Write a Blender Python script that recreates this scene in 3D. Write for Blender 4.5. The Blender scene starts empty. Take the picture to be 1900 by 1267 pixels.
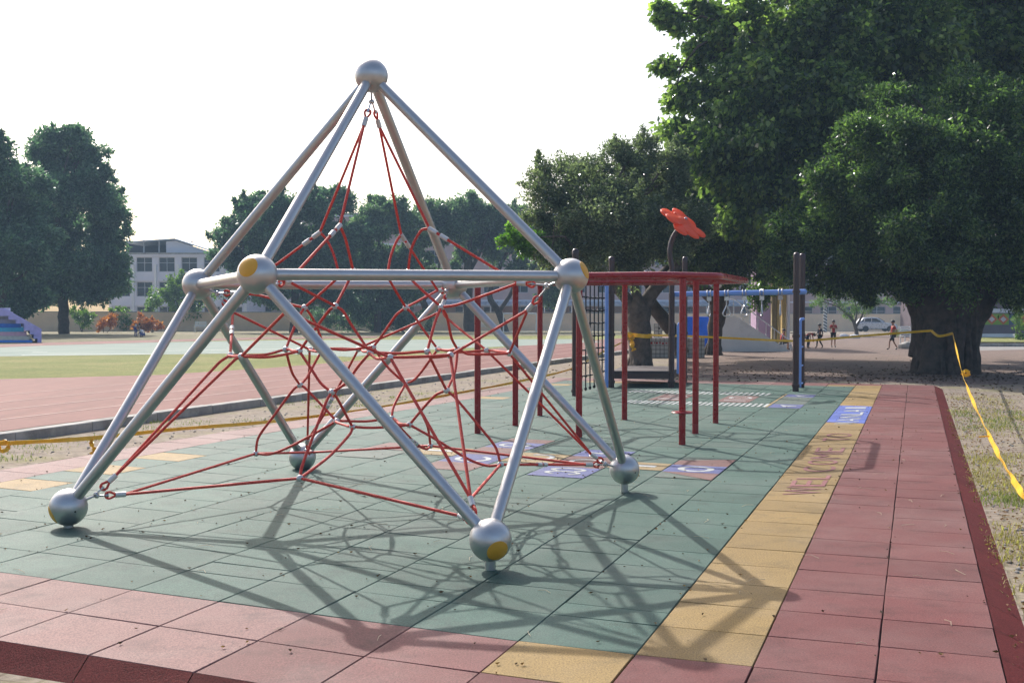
import bpy, math, random
import numpy as np
from mathutils import Vector, Matrix, Quaternion

scene = bpy.context.scene
COL = scene.collection
R_ = math.radians
random.seed(7)
RNG = np.random.default_rng(7)

# ------------------------------------------------------------------ camera
CAM_H = 1.65
F_PX, W_PX, H_PX = 2115.7, 1900.0, 1267.0
PITCH, ROLL = 0.0262, -0.0009
cd = bpy.data.cameras.new('camera')
cam = bpy.data.objects.new('camera', cd)
COL.objects.link(cam)
cd.sensor_width = 36.0
cd.lens = F_PX / W_PX * 36.0
cd.clip_start = 0.1
cd.clip_end = 3000
cam.matrix_world = (Matrix.Translation((0, 0, CAM_H)) @ Matrix.Rotation(R_(90) - PITCH, 4, 'X')
                    @ Matrix.Rotation(-ROLL, 4, 'Z'))
scene.camera = cam

# ------------------------------------------------------------------ sky, sun, exposure
SUN = Vector((-0.345, 0.70, 0.625)).normalized()
wd = bpy.data.worlds.new('World')
scene.world = wd
wd.use_nodes = True
wn = wd.node_tree
sky = wn.nodes.new('ShaderNodeTexSky')
sky.sky_type = 'NISHITA'
sky.sun_disc = False
sky.sun_elevation = math.asin(SUN.z)
sky.sun_rotation = math.atan2(SUN.x, SUN.y)
sky.air_density = 0.85
sky.dust_density = 4.0
sky.ozone_density = 1.0
wn.links.new(sky.outputs[0], wn.nodes['Background'].inputs[0])
wn.nodes['Background'].inputs[1].default_value = 0.15
sl = bpy.data.lights.new('sun', 'SUN')
sl.energy = 3.5
sl.angle = R_(0.53)
sl.color = (1.0, 0.96, 0.90)
so = bpy.data.objects.new('sun', sl)
so.rotation_euler = SUN.to_track_quat('Z', 'Y').to_euler()
so.location = (-20, 40, 40)
COL.objects.link(so)
scene.view_settings.view_transform = 'Standard'
scene.view_settings.look = 'None'
scene.view_settings.exposure = 0.60
scene.view_settings.gamma = 1.0

# ------------------------------------------------------------------ geometry of the view
CP, SP, CR, SR = math.cos(PITCH), math.sin(PITCH), math.cos(ROLL), math.sin(ROLL)


def ray(px, py):
    x, y = px - W_PX / 2, -(py - H_PX / 2)
    x, y = x * CR - y * SR, x * SR + y * CR
    return Vector((x, F_PX * CP + y * SP, -F_PX * SP + y * CP))


def at(px, py, Y):
    """point on the line of sight that lies Y metres in front of the camera"""
    d = ray(px, py)
    return d * (Y / d.y) + Vector((0, 0, CAM_H))


def gz(y, base=-0.08):
    """height of the natural ground: level near the playground, falling gently beyond 60 m"""
    return base - 0.006 * min(max(0.0, y - 60.0), 120.0)


def onto(px, py, base=0.0, slope=False):
    d = ray(px, py)
    z = base
    for _ in range(12 if slope else 1):
        t = (z - CAM_H) / d.z
        p = d * t
        if slope:
            z = gz(p.y, base)
    return Vector((d.x * t, d.y * t, z))


TH = R_(19.5)
SD = Vector((math.sin(TH), math.cos(TH), 0))      # along the playground
WD = Vector((math.cos(TH), -math.sin(TH), 0))     # across it


def sw(s, w, z=0.0):
    return SD * s + WD * w + Vector((0, 0, z))


# ------------------------------------------------------------------ mesh builder
class MB:
    def __init__(self):
        self.v, self.f, self.m, self.uv = [], [], [], []
        self.has_uv = False

    def quad(self, *pts, m=0):
        n = len(self.v)
        self.v += [tuple(p) for p in pts]
        self.f.append(tuple(range(n, n + len(pts))))
        self.m.append(m)
        return self

    def box(self, c, size, rot=None, m=0, taper=1.0):
        hx, hy, hz = size[0] / 2, size[1] / 2, size[2] / 2
        n = len(self.v)
        M = rot if rot is not None else Matrix.Identity(3)
        for z in (-1, 1):
            k = taper if z > 0 else 1.0
            for x, y in ((-1, -1), (1, -1), (1, 1), (-1, 1)):
                self.v.append(tuple(Vector(c) + M @ Vector((x * hx * k, y * hy * k, z * hz))))
        for q in ((3, 2, 1, 0), (4, 5, 6, 7), (0, 1, 5, 4), (1, 2, 6, 5), (2, 3, 7, 6), (3, 0, 4, 7)):
            self.f.append(tuple(n + i for i in q))
            self.m.append(m)
        return self

    def tube(self, pts, r, n=10, m=0, caps=True, closed=False, uvlen=None):
        pts = [Vector(p) for p in pts]
        k = len(pts)
        rs = r if isinstance(r, (list, tuple)) else [r] * k
        base = len(self.v)
        tang = []
        for i in range(k):
            if closed:
                a, b = pts[(i - 1) % k], pts[(i + 1) % k]
            else:
                a, b = pts[max(i - 1, 0)], pts[min(i + 1, k - 1)]
            t = (b - a)
            tang.append(t.normalized() if t.length > 1e-9 else Vector((0, 0, 1)))
        u = tang[0].orthogonal().normalized()
        for i in range(k):
            t = tang[i]
            u = (u - t * u.dot(t))
            u = u.normalized() if u.length > 1e-6 else t.orthogonal().normalized()
            w = t.cross(u)
            for j in range(n):
                a = 2 * math.pi * j / n
                self.v.append(tuple(pts[i] + (u * math.cos(a) + w * math.sin(a)) * rs[i]))
        for i in range(k if closed else k - 1):
            i2 = (i + 1) % k
            for j in range(n):
                j2 = (j + 1) % n
                self.f.append((base + i * n + j, base + i * n + j2, base + i2 * n + j2, base + i2 * n + j))
                self.m.append(m)
        if caps and not closed:
            self.f.append(tuple(base + j for j in reversed(range(n))))
            self.m.append(m)
            self.f.append(tuple(base + (k - 1) * n + j for j in range(n)))
            self.m.append(m)
        return self

    def lathe(self, prof, n=20, M=None, m=0):
        """prof: list of (r, z) from bottom to top"""
        M = M or Matrix.Identity(4)
        base = len(self.v)
        for r, z in prof:
            for j in range(n):
                a = 2 * math.pi * j / n
                self.v.append(tuple(M @ Vector((r * math.cos(a), r * math.sin(a), z))))
        for i in range(len(prof) - 1):
            for j in range(n):
                j2 = (j + 1) % n
                self.f.append((base + i * n + j, base + i * n + j2, base + (i + 1) * n + j2, base + (i + 1) * n + j))
                self.m.append(m)
        if prof[0][0] > 1e-6:
            self.f.append(tuple(base + j for j in reversed(range(n))))
            self.m.append(m)
        if prof[-1][0] > 1e-6:
            self.f.append(tuple(base + (len(prof) - 1) * n + j for j in range(n)))
            self.m.append(m)
        return self

    def ball(self, c, r, n=24, m=0, k=14, M=None):
        rr = r if isinstance(r, (tuple, list)) else (r, r, r)
        prof = [(max(math.sin(math.pi * i / k), 1e-4), -math.cos(math.pi * i / k)) for i in range(k + 1)]
        X = Matrix.Translation(c) @ (M.to_4x4() if M else Matrix.Identity(4)) @ Matrix.Diagonal((*rr, 1))
        return self.lathe(prof, n, X, m)

    def prism(self, poly, z0, z1, m=0):
        """poly: list of Vector xy, extruded upright"""
        n = len(self.v)
        k = len(poly)
        for z in (z0, z1):
            for p in poly:
                self.v.append((p[0], p[1], z))
        self.f.append(tuple(n + i for i in reversed(range(k))))
        self.f.append(tuple(n + k + i for i in range(k)))
        self.m += [m, m]
        for i in range(k):
            j = (i + 1) % k
            self.f.append((n + i, n + j, n + k + j, n + k + i))
            self.m.append(m)
        return self

    def slab(self, poly, off, m=0):
        """poly: list of 3-D points of a flat outline, extruded by the vector off"""
        n = len(self.v)
        k = len(poly)
        off = Vector(off)
        for p in poly:
            self.v.append(tuple(p))
        for p in poly:
            self.v.append(tuple(Vector(p) + off))
        self.f.append(tuple(n + i for i in reversed(range(k))))
        self.f.append(tuple(n + k + i for i in range(k)))
        self.m += [m, m]
        for i in range(k):
            j = (i + 1) % k
            self.f.append((n + i, n + j, n + k + j, n + k + i))
            self.m.append(m)
        return self

    def build(self, name, mats, parent=None, smooth=False, origin=None, bevel=0.0, fixn=True):
        me = bpy.data.meshes.new(name)
        V = self.v
        o = bpy.data.objects.new(name, me)
        COL.objects.link(o)
        if parent is not None:
            o.parent = parent
            loc = parent_world(parent)
            inv = loc.inverted()
            V = [tuple(inv @ Vector(p)) for p in V]
        elif origin is not None:
            og = Vector(origin)
            V = [tuple(Vector(p) - og) for p in V]
            o.location = og
        me.from_pydata(V, [], self.f)
        for mt in (mats if isinstance(mats, (list, tuple)) else [mats]):
            me.materials.append(mt)
        if any(self.m):
            me.polygons.foreach_set('material_index', self.m)
        if fixn:
            import bmesh
            bm = bmesh.new()
            bm.from_mesh(me)
            bmesh.ops.recalc_face_normals(bm, faces=bm.faces)
            bm.to_mesh(me)
            bm.free()
        if smooth:
            me.polygons.foreach_set('use_smooth', [True] * len(me.polygons))
            try:
                me.set_sharp_from_angle(angle=R_(40))
            except Exception:
                pass
        if bevel > 0:
            b = o.modifiers.new('Bevel', 'BEVEL')
            b.width = bevel
            b.segments = 2
            b.limit_method = 'ANGLE'
        me.update()
        return o


def parent_world(p):
    M = Matrix.Identity(4)
    chain = []
    while p is not None:
        chain.append(p)
        p = p.parent
    for q in reversed(chain):
        M = M @ Matrix.LocRotScale(q.location, q.rotation_euler, q.scale)
    return M


def tag(o, label=None, cat=None, group=None, kind=None):
    if label:
        o['label'] = label
    if cat:
        o['category'] = cat
    if group:
        o['group'] = group
    if kind:
        o['kind'] = kind
    return o


def thing(name, label, cat, loc=(0, 0, 0), group=None, rotz=0.0):
    o = bpy.data.objects.new(name, None)
    o.empty_display_size = 0.1
    o.location = loc
    o.rotation_euler = (0, 0, rotz)
    COL.objects.link(o)
    return tag(o, label, cat, group)


def copy_tree(o, parent=None):
    c = o.copy()
    COL.objects.link(c)
    c.parent = parent
    for ch in [x for x in bpy.data.objects if x.parent == o]:
        copy_tree(ch, c)
    return c


def smooth_path(pts, sub=6, closed=False):
    P = [Vector(p) for p in pts]
    n = len(P)
    if n < 3 and not closed:
        return P
    out = []
    for i in range(n if closed else n - 1):
        if closed:
            p0, p1, p2, p3 = P[(i - 1) % n], P[i], P[(i + 1) % n], P[(i + 2) % n]
        else:
            p0, p1, p2, p3 = P[max(i - 1, 0)], P[i], P[i + 1], P[min(i + 2, n - 1)]
        # centripetal-ish Catmull-Rom, tangents limited to the segment length
        L = (p2 - p1).length
        m1, m2 = (p2 - p0) * 0.5, (p3 - p1) * 0.5
        if m1.length > L:
            m1 = m1.normalized() * L
        if m2.length > L:
            m2 = m2.normalized() * L
        for k in range(sub):
            t = k / sub
            t2, t3 = t * t, t * t * t
            out.append(p1 * (2 * t3 - 3 * t2 + 1) + m1 * (t3 - 2 * t2 + t) + p2 * (-2 * t3 + 3 * t2) + m2 * (t3 - t2))
    if not closed:
        out.append(P[-1])
    return out


# ------------------------------------------------------------------ materials
def lin(hx):
    hx = hx.lstrip('#')
    c = [int(hx[i:i + 2], 16) / 255 for i in (0, 2, 4)]
    return tuple((x / 12.92 if x <= 0.04045 else ((x + 0.055) / 1.055) ** 2.4) for x in c)


def new_mat(name):
    m = bpy.data.materials.new(name)
    m.use_nodes = True
    return m, m.node_tree, m.node_tree.nodes['Principled BSDF']


def N(nt, typ, **kw):
    n = nt.nodes.new(typ)
    for k, v in kw.items():
        setattr(n, k, v)
    return n


def ramp(nt, src, stops):
    r = N(nt, 'ShaderNodeValToRGB')
    cr = r.color_ramp
    while len(cr.elements) < len(stops):
        cr.elements.new(0.5)
    for e, (p, c) in zip(cr.elements, stops):
        e.position = p
        e.color = (c, c, c, 1) if isinstance(c, (int, float)) else (*c, 1)
    nt.links.new(src, r.inputs[0])
    return r.outputs[0]


def noise(nt, scale, detail=4, rough=0.6, coord='Object'):
    tc = N(nt, 'ShaderNodeTexCoord')
    n = N(nt, 'ShaderNodeTexNoise')
    n.inputs['Scale'].default_value = scale
    n.inputs['Detail'].default_value = detail
    n.inputs['Roughness'].default_value = rough
    nt.links.new(tc.outputs[coord], n.inputs['Vector'])
    return n.outputs['Fac']


def mixc(nt, fac, a, b, mode='MIX'):
    x = N(nt, 'ShaderNodeMix', data_type='RGBA', blend_type=mode)
    for sock, val in ((x.inputs[0], fac), (x.inputs[6], a), (x.inputs[7], b)):
        if isinstance(val, (int, float)):
            sock.default_value = val
        elif isinstance(val, tuple):
            sock.default_value = (*val, 1)
        else:
            nt.links.new(val, sock)
    return x.outputs[2]


def bump(nt, bs, h, strength=0.3, dist=0.01):
    b = N(nt, 'ShaderNodeBump')
    b.inputs['Strength'].default_value = strength
    b.inputs['Distance'].default_value = dist
    nt.links.new(h, b.inputs['Height'])
    nt.links.new(b.outputs[0], bs.inputs['Normal'])


def plain(name, col, rough=0.5, metal=0.0, var=0.12, scale=6.0, spec=0.5, bmp=0.0, bscale=60.0, dirt=None, dirt_amt=0.4, coat=0.0):
    m, nt, bs = new_mat(name)
    bs.inputs['Roughness'].default_value = rough
    bs.inputs['Metallic'].default_value = metal
    bs.inputs['Specular IOR Level'].default_value = spec
    if coat:
        bs.inputs['Coat Weight'].default_value = coat
        bs.inputs['Coat Roughness'].default_value = 0.15
    lo = tuple(c * (1 - var) for c in col)
    hi = tuple(min(1, c * (1 + var)) for c in col)
    c = ramp(nt, noise(nt, scale), [(0.3, lo), (0.7, hi)])
    if dirt:
        c = mixc(nt, ramp(nt, noise(nt, scale * 0.6, 6, 0.7), [(0.5, 0.0), (0.75, dirt_amt)]), c, dirt)
    nt.links.new(c, bs.inputs['Base Color'])
    rr = ramp(nt, noise(nt, scale * 2.3), [(0.3, max(0, rough - 0.07)), (0.7, min(1, rough + 0.07))])
    nt.links.new(rr, bs.inputs['Roughness'])
    if bmp:
        bump(nt, bs, noise(nt, bscale, 3), bmp, 0.01)
    return m


def rubber(name, col, wearamt=0.16):
    """granulated rubber: fine speckle, a little wear, every tile of a slightly different tone"""
    m, nt, bs = new_mat(name)
    bs.inputs['Roughness'].default_value = 0.72
    bs.inputs['Specular IOR Level'].default_value = 0.33
    g = N(nt, 'ShaderNodeNewGeometry')
    tone = ramp(nt, g.outputs['Random Per Island'], [(0.0, 0.86), (1.0, 1.1)])
    c0 = mixc(nt, 1.0, col, tone, 'MULTIPLY')
    sp = ramp(nt, noise(nt, 105, 3, 0.8), [(0.3, 0.45), (0.5, 1.0), (0.7, 1.6)])
    c1 = mixc(nt, 1.0, c0, sp, 'MULTIPLY')
    wear = ramp(nt, noise(nt, 0.8, 6, 0.65), [(0.45, 0.0), (0.75, wearamt)])
    c2 = mixc(nt, wear, c1, (0.36, 0.34, 0.31))
    st = ramp(nt, noise(nt, 2.6, 7, 0.75), [(0.30, 0.62), (0.47, 0.98), (0.8, 1.14)])
    c2 = mixc(nt, 1.0, c2, st, 'MULTIPLY')
    nt.links.new(c2, bs.inputs['Base Color'])
    bump(nt, bs, noise(nt, 105, 3, 0.8), 0.7, 0.006)
    return m


def leafmat(name, base, light, trans=0.35, rough=0.38, spec=0.5, through=(1.5, 1.9, 0.7)):
    m, nt, bs = new_mat(name)
    g = N(nt, 'ShaderNodeNewGeometry')
    c = ramp(nt, g.outputs['Random Per Island'], [(0.0, tuple(x * 0.65 for x in base)), (0.45, base), (0.78, tuple((a + b) / 2 for a, b in zip(base, light))), (1.0, light)])
    nt.links.new(c, bs.inputs['Base Color'])
    bs.inputs['Roughness'].default_value = rough
    bs.inputs['Specular IOR Level'].default_value = spec
    tr = N(nt, 'ShaderNodeBsdfTranslucent')
    tcol = mixc(nt, 1.0, c, through, 'MULTIPLY')
    nt.links.new(tcol, tr.inputs[0])
    mx = N(nt, 'ShaderNodeMixShader')
    mx.inputs[0].default_value = trans
    nt.links.new(bs.outputs[0], mx.inputs[1])
    nt.links.new(tr.outputs[0], mx.inputs[2])
    nt.links.new(mx.outputs[0], nt.nodes['Material Output'].inputs[0])
    return m


M = {}
M['green'] = rubber('green_rubber', (0.042, 0.096, 0.075))
M['red'] = rubber('red_rubber', (0.140, 0.038, 0.036))
M['red_faded'] = rubber('faded_red_rubber', (0.205, 0.106, 0.095), 0.3)
M['red_mid'] = rubber('worn_red_rubber', (0.172, 0.066, 0.060), 0.22)
M['yellow'] = rubber('yellow_rubber', (0.262, 0.172, 0.058))
M['ochre'] = rubber('ochre_rubber', (0.225, 0.146, 0.048))
M['blue'] = rubber('blue_rubber', (0.075, 0.12, 0.40))
M['ramp'] = rubber('ramp_rubber', (0.135, 0.022, 0.020), 0.0)
M['ramp'].node_tree.nodes['Principled BSDF'].inputs['Specular IOR Level'].default_value = 0.12
M['joint'] = plain('joint_dark', (0.02, 0.018, 0.016), 0.9)
M['mark_white'] = rubber('marking_white', (0.42, 0.44, 0.43))
M['mark_red'] = rubber('marking_red', (0.155, 0.075, 0.066))
M['mark_letter'] = rubber('marking_letter', (0.23, 0.085, 0.085))
M['mark_blue'] = rubber('marking_blue', (0.08, 0.095, 0.235))
M['mark_dark'] = rubber('marking_dark', (0.085, 0.115, 0.095))
M['mark_ochre'] = rubber('marking_ochre', (0.28, 0.20, 0.09))
M['silver'] = plain('silver_paint', (0.54, 0.535, 0.525), 0.37, 0.86, 0.04, 9, bmp=0.02, bscale=300)
M['steel'] = plain('galvanised_steel', (0.55, 0.55, 0.56), 0.3, 0.95, 0.1, 40)
M['alu'] = plain('aluminium_clamp', (0.62, 0.62, 0.61), 0.42, 0.5, 0.08, 50)
M['cap'] = plain('yellow_plastic', (0.72, 0.36, 0.03), 0.45, 0, 0.06, 8)
M['redpaint'] = plain('red_gloss_paint', (0.32, 0.013, 0.017), 0.28, 0, 0.05, 2, coat=0.3)
M['brown'] = plain('brown_paint', (0.045, 0.020, 0.020), 0.35, 0, 0.15, 6, coat=0.2)
M['bluepaint'] = plain('light_blue_paint', (0.20, 0.34, 0.72), 0.4, 0, 0.06, 5)
M['black'] = plain('black_rope', (0.012, 0.012, 0.013), 0.6)
M['deck'] = plain('coated_deck', (0.06, 0.045, 0.045), 0.6, 0, 0.15, 20, bmp=0.2, bscale=40)
M['petal'] = plain('orange_petal_plastic', (0.95, 0.165, 0.055), 0.38, 0, 0.06, 5)
_nt = M['petal'].node_tree
_tr = _nt.nodes.new('ShaderNodeBsdfTranslucent')
_tr.inputs[0].default_value = (0.98, 0.20, 0.07, 1)
_mx = _nt.nodes.new('ShaderNodeMixShader')
_mx.inputs[0].default_value = 0.45
_nt.links.new(_nt.nodes['Principled BSDF'].outputs[0], _mx.inputs[1])
_nt.links.new(_tr.outputs[0], _mx.inputs[2])
_nt.links.new(_mx.outputs[0], _nt.nodes['Material Output'].inputs[0])
M['tape'] = plain('yellow_tape', (0.85, 0.50, 0.02), 0.35, 0, 0.12, 8)
M['concrete'] = plain('weathered_concrete', (0.36, 0.345, 0.315), 0.9, 0, 0.25, 3, dirt=(0.06, 0.058, 0.05), dirt_amt=0.75, bmp=0.4, bscale=30)
M['white'] = plain('white_paint', (0.72, 0.72, 0.70), 0.5, 0, 0.05, 3)
M['skin'] = plain('skin', (0.36, 0.20, 0.13), 0.55)
M['hair'] = plain('black_hair', (0.012, 0.010, 0.010), 0.5)
M['bark'] = plain('grey_bark', (0.105, 0.085, 0.068), 0.95, 0, 0.45, 5, bmp=0.9, bscale=12)
M['bark_dark'] = plain('dark_bark', (0.062, 0.046, 0.036), 0.95, 0, 0.45, 5, bmp=0.9, bscale=9)


def rope_mat():
    m, nt, bs = new_mat('red_braided_rope')
    uv = N(nt, 'ShaderNodeTexCoord')
    w = N(nt, 'ShaderNodeTexNoise')
    w.inputs['Scale'].default_value = 120
    nt.links.new(uv.outputs['Object'], w.inputs['Vector'])
    c = ramp(nt, w.outputs['Fac'], [(0.35, (0.48, 0.024, 0.016)), (0.65, (0.78, 0.085, 0.055))])
    nt.links.new(c, bs.inputs['Base Color'])
    bs.inputs['Roughness'].default_value = 0.62
    bump(nt, bs, w.outputs['Fac'], 0.6, 0.004)
    return m


M['rope'] = rope_mat()


def ground_mat(name, kind):
    m, nt, bs = new_mat(name)
    tc = N(nt, 'ShaderNodeTexCoord')
    bs.inputs['Roughness'].default_value = 0.92
    bs.inputs['Specular IOR Level'].default_value = 0.2
    if kind in ('paver', 'plaza'):
        mp = N(nt, 'ShaderNodeMapping')
        mp.inputs['Rotation'].default_value = (0, 0, R_(19.5))
        nt.links.new(tc.outputs['Object'], mp.inputs[0])
        br = N(nt, 'ShaderNodeTexBrick')
        br.inputs['Scale'].default_value = 1.0
        br.inputs['Brick Width'].default_value = 0.24 if kind == 'paver' else 0.4
        br.inputs['Row Height'].default_value = 0.12 if kind == 'paver' else 0.4
        br.inputs['Mortar Size'].default_value = 0.012
        br.inputs['Mortar Smooth'].default_value = 0.3
        if kind == 'paver':
            br.inputs['Color1'].default_value = (0.30, 0.255, 0.21, 1)
            br.inputs['Color2'].default_value = (0.24, 0.185, 0.15, 1)
            br.inputs['Mortar'].default_value = (0.155, 0.125, 0.085, 1)
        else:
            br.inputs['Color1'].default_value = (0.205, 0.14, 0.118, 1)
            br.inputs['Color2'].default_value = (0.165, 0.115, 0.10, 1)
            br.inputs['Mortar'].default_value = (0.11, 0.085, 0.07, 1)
        nt.links.new(mp.outputs[0], br.inputs['Vector'])
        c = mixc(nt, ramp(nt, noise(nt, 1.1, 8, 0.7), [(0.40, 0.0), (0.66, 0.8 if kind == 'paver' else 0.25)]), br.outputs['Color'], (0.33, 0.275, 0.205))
        c = mixc(nt, ramp(nt, noise(nt, 9, 5, 0.7), [(0.42, 0.0), (0.72, 0.75)]), c, (0.12, 0.095, 0.07))
        if kind == 'paver':
            gn = ramp(nt, noise(nt, 0.55, 8, 0.75), [(0.53, 0.0), (0.66, 0.8)])
            gc = ramp(nt, noise(nt, 26, 3), [(0.3, (0.10, 0.125, 0.035)), (0.7, (0.27, 0.22, 0.10))])
            c = mixc(nt, gn, c, gc)
        nt.links.new(c, bs.inputs['Base Color'])
        b1 = N(nt, 'ShaderNodeBump')
        b1.inputs['Strength'].default_value = 0.5
        b1.inputs['Distance'].default_value = 0.01
        nt.links.new(br.outputs['Fac'], b1.inputs['Height'])
        b1.invert = True
        b2 = N(nt, 'ShaderNodeBump')
        b2.inputs['Strength'].default_value = 0.5
        b2.inputs['Distance'].default_value = 0.02
        nt.links.new(noise(nt, 22, 6, 0.7), b2.inputs['Height'])
        nt.links.new(b1.outputs[0], b2.inputs['Normal'])
        nt.links.new(b2.outputs[0], bs.inputs['Normal'])
    elif kind == 'grass':
        a = ramp(nt, noise(nt, 0.35, 8, 0.7), [(0.3, (0.19, 0.225, 0.06)), (0.5, (0.26, 0.27, 0.085)), (0.72, (0.37, 0.32, 0.135))])
        b = ramp(nt, noise(nt, 14, 5, 0.8), [(0.3, 0.55), (0.7, 1.3)])
        nt.links.new(mixc(nt, 1.0, a, b, 'MULTIPLY'), bs.inputs['Base Color'])
        bump(nt, bs, noise(nt, 30, 5, 0.8), 1.0, 0.05)
    elif kind == 'dirt':
        a = ramp(nt, noise(nt, 0.3, 8, 0.75), [(0.35, (0.15, 0.155, 0.06)), (0.55, (0.24, 0.205, 0.13)), (0.75, (0.36, 0.31, 0.25))])
        b = ramp(nt, noise(nt, 8, 5, 0.8), [(0.3, 0.6), (0.7, 1.25)])
        nt.links.new(mixc(nt, 1.0, a, b, 'MULTIPLY'), bs.inputs['Base Color'])
        bump(nt, bs, noise(nt, 10, 5, 0.8), 0.8, 0.04)
    elif kind == 'track':
        mp = N(nt, 'ShaderNodeMapping')
        mp.inputs['Rotation'].default_value = (0, 0, R_(19.5))
        mp.inputs['Scale'].default_value = (2.2, 0.12, 1)
        nt.links.new(tc.outputs['Object'], mp.inputs[0])
        n1 = N(nt, 'ShaderNodeTexNoise')
        n1.inputs['Scale'].default_value = 1.0
        n1.inputs['Detail'].default_value = 5
        nt.links.new(mp.outputs[0], n1.inputs['Vector'])
        a = ramp(nt, n1.outputs['Fac'], [(0.3, (0.15, 0.052, 0.041)), (0.7, (0.205, 0.08, 0.066))])
        b = ramp(nt, noise(nt, 3, 6, 0.7), [(0.3, 0.82), (0.7, 1.12)])
        nt.links.new(mixc(nt, 1.0, a, b, 'MULTIPLY'), bs.inputs['Base Color'])
        bs.inputs['Roughness'].default_value = 0.8
    elif kind == 'court':
        a = ramp(nt, noise(nt, 0.4, 7, 0.7), [(0.3, (0.20, 0.25, 0.215)), (0.7, (0.28, 0.32, 0.275))])
        nt.links.new(a, bs.inputs['Base Color'])
        bs.inputs['Roughness'].default_value = 0.85
        bs.inputs['Specular IOR Level'].default_value = 0.1
    elif kind == 'road':
        a = ramp(nt, noise(nt, 1.5, 7, 0.7), [(0.3, (0.19, 0.18, 0.17)), (0.7, (0.30, 0.285, 0.265))])
        nt.links.new(a, bs.inputs['Base Color'])
    return m


M['paver'] = ground_mat('worn_brick_paving', 'paver')
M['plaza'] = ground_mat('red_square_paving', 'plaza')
M['grass'] = ground_mat('field_grass', 'grass')
M['dirt'] = ground_mat('bare_ground', 'dirt')
M['track'] = ground_mat('running_track', 'track')
M['court'] = ground_mat('green_court', 'court')
M['road'] = ground_mat('grey_road', 'road')

HAZE = 0.0008
# ================================================================== THE SETTING
def structure(name, mb, mats, **kw):
    o = mb.build(name, mats, **kw)
    o['kind'] = 'structure'
    return o


# ground: one sheet, level to 60 m, then falling gently, reaching the horizon
g = MB()
ys = [-60, 0, 60, 100, 140, 180, 400, 1500]
xs = [-1200, -200, 0, 200, 1200]
for a in range(len(ys) - 1):
    for b in range(len(xs) - 1):
        g.quad((xs[b], ys[a], gz(ys[a])), (xs[b + 1], ys[a], gz(ys[a])), (xs[b + 1], ys[a + 1], gz(ys[a + 1])), (xs[b], ys[a + 1], gz(ys[a + 1])))
structure('ground', g, M['paver'])


def clip(poly, y0, keep_less):
    out = []
    for i in range(len(poly)):
        a, b = poly[i], poly[(i + 1) % len(poly)]
        ia, ib = (a[1] <= y0) == keep_less, (b[1] <= y0) == keep_less
        if ia:
            out.append(a)
        if ia != ib:
            t = (y0 - a[1]) / (b[1] - a[1])
            out.append((a[0] + (b[0] - a[0]) * t, y0))
    return out


def sheet(name, poly, base, mat):
    """flat covering laid on the terrain: outline in ground x, y"""
    mb = MB()
    poly = [(p[0], p[1]) for p in poly]
    lo, hi = clip(poly, 60, True), clip(poly, 60, False)
    hi1, hi2 = (clip(hi, 180, True), clip(hi, 180, False)) if hi else ([], [])
    for part in (lo, hi1, hi2):
        if len(part) > 2:
            mb.quad(*[(x, y, gz(y, base)) for x, y in part])
    return structure(name, mb, mat)


def swp(s, w):
    v = sw(s, w)
    return (v.x, v.y)


ZF = 0.05                                    # level of the sports field
# edge of the running track
track_l = [swp(75, -17.4), swp(50, -17.3), swp(36.6, -17.0), swp(28, -17.2), swp(24, -17.9), swp(21.2, -20.3), swp(19.5, -26), swp(19.5, -60), swp(19.5, -160)]
sheet('field_grass', [swp(4, -11.45), swp(110, -11.45), (30, 112), (-160, 112), swp(30, -190), swp(4, -160)], ZF, M['grass'])
sheet('running_track', [swp(4, -11.45), swp(100, -11.45), swp(100, -17.4)] + track_l + [swp(4, -160)], ZF + 0.004, M['track'])
ct = [onto(px, py, ZF, True) for px, py in ((-420, 676), (0, 663), (300, 659), (500, 656), (650, 663), (760, 651), (1000, 640), (1120, 634), (1060, 629), (850, 630), (500, 632.5), (0, 643.5), (-300, 650))]
sheet('sports_court', ct, ZF + 0.005, M['court'])
lines = MB()
for q in (((40, 660.0), (290, 657.6)), ((60, 655), (88, 654.6)), ((300, 652), (640, 646)), ((560, 641), (900, 636)), ((420, 646), (470, 645))):
    a, b = [onto(px, py, ZF + 0.011) for px, py in q]
    n = (b - a).cross(Vector((0, 0, 1))).normalized() * 0.06
    lines.quad(a - n, b - n, b + n, a + n)
structure('court_lines', lines, M['white'])
tl = MB()
for k in range(1, 5):
    w = -11.45 - 1.22 * k
    tl.quad(sw(6, w - .025, ZF + .0085), sw(95, w - .025, ZF + .0085), sw(95, w + .025, ZF + .0085), sw(6, w + .025, ZF + .0085))
M['lane'] = plain('faded_lane_line', (0.46, 0.30, 0.26), 0.8)
structure('track_lane_lines', tl, M['lane'])
ft = [onto(px, py, ZF, True) for px, py in ((-300, 652), (0, 646.5), (80, 643), (260, 637.5), (500, 630.5), (700, 627.5), (700, 625), (500, 627), (260, 633), (77, 638), (0, 641), (-300, 644))]
sheet('far_track', ft, ZF + 0.010, M['track'])
dl = [onto(px, py, ZF, True) for px, py in ((-700, 648), (0, 641.5), (77, 638), (260, 633), (500, 627), (700, 625), (1000, 623), (1150, 622))]
sheet('bare_ground', [(p.x, p.y) for p in dl] + [(30, 111), (-150, 111)], ZF + 0.015, M['dirt'])
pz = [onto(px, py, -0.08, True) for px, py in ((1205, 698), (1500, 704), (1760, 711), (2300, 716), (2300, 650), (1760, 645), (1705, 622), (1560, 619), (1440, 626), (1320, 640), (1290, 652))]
sheet('brick_plaza', pz, -0.076, M['plaza'])  # brick run on under the trees, part of their shade put into its colour
rd = [onto(px, py, -0.08, True) for px, py in ((1720, 651), (1900, 647), (2300, 649), (2300, 640), (1900, 640.5), (1770, 641))]
sheet('service_road', rd, -0.075, M['road'])
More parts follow.
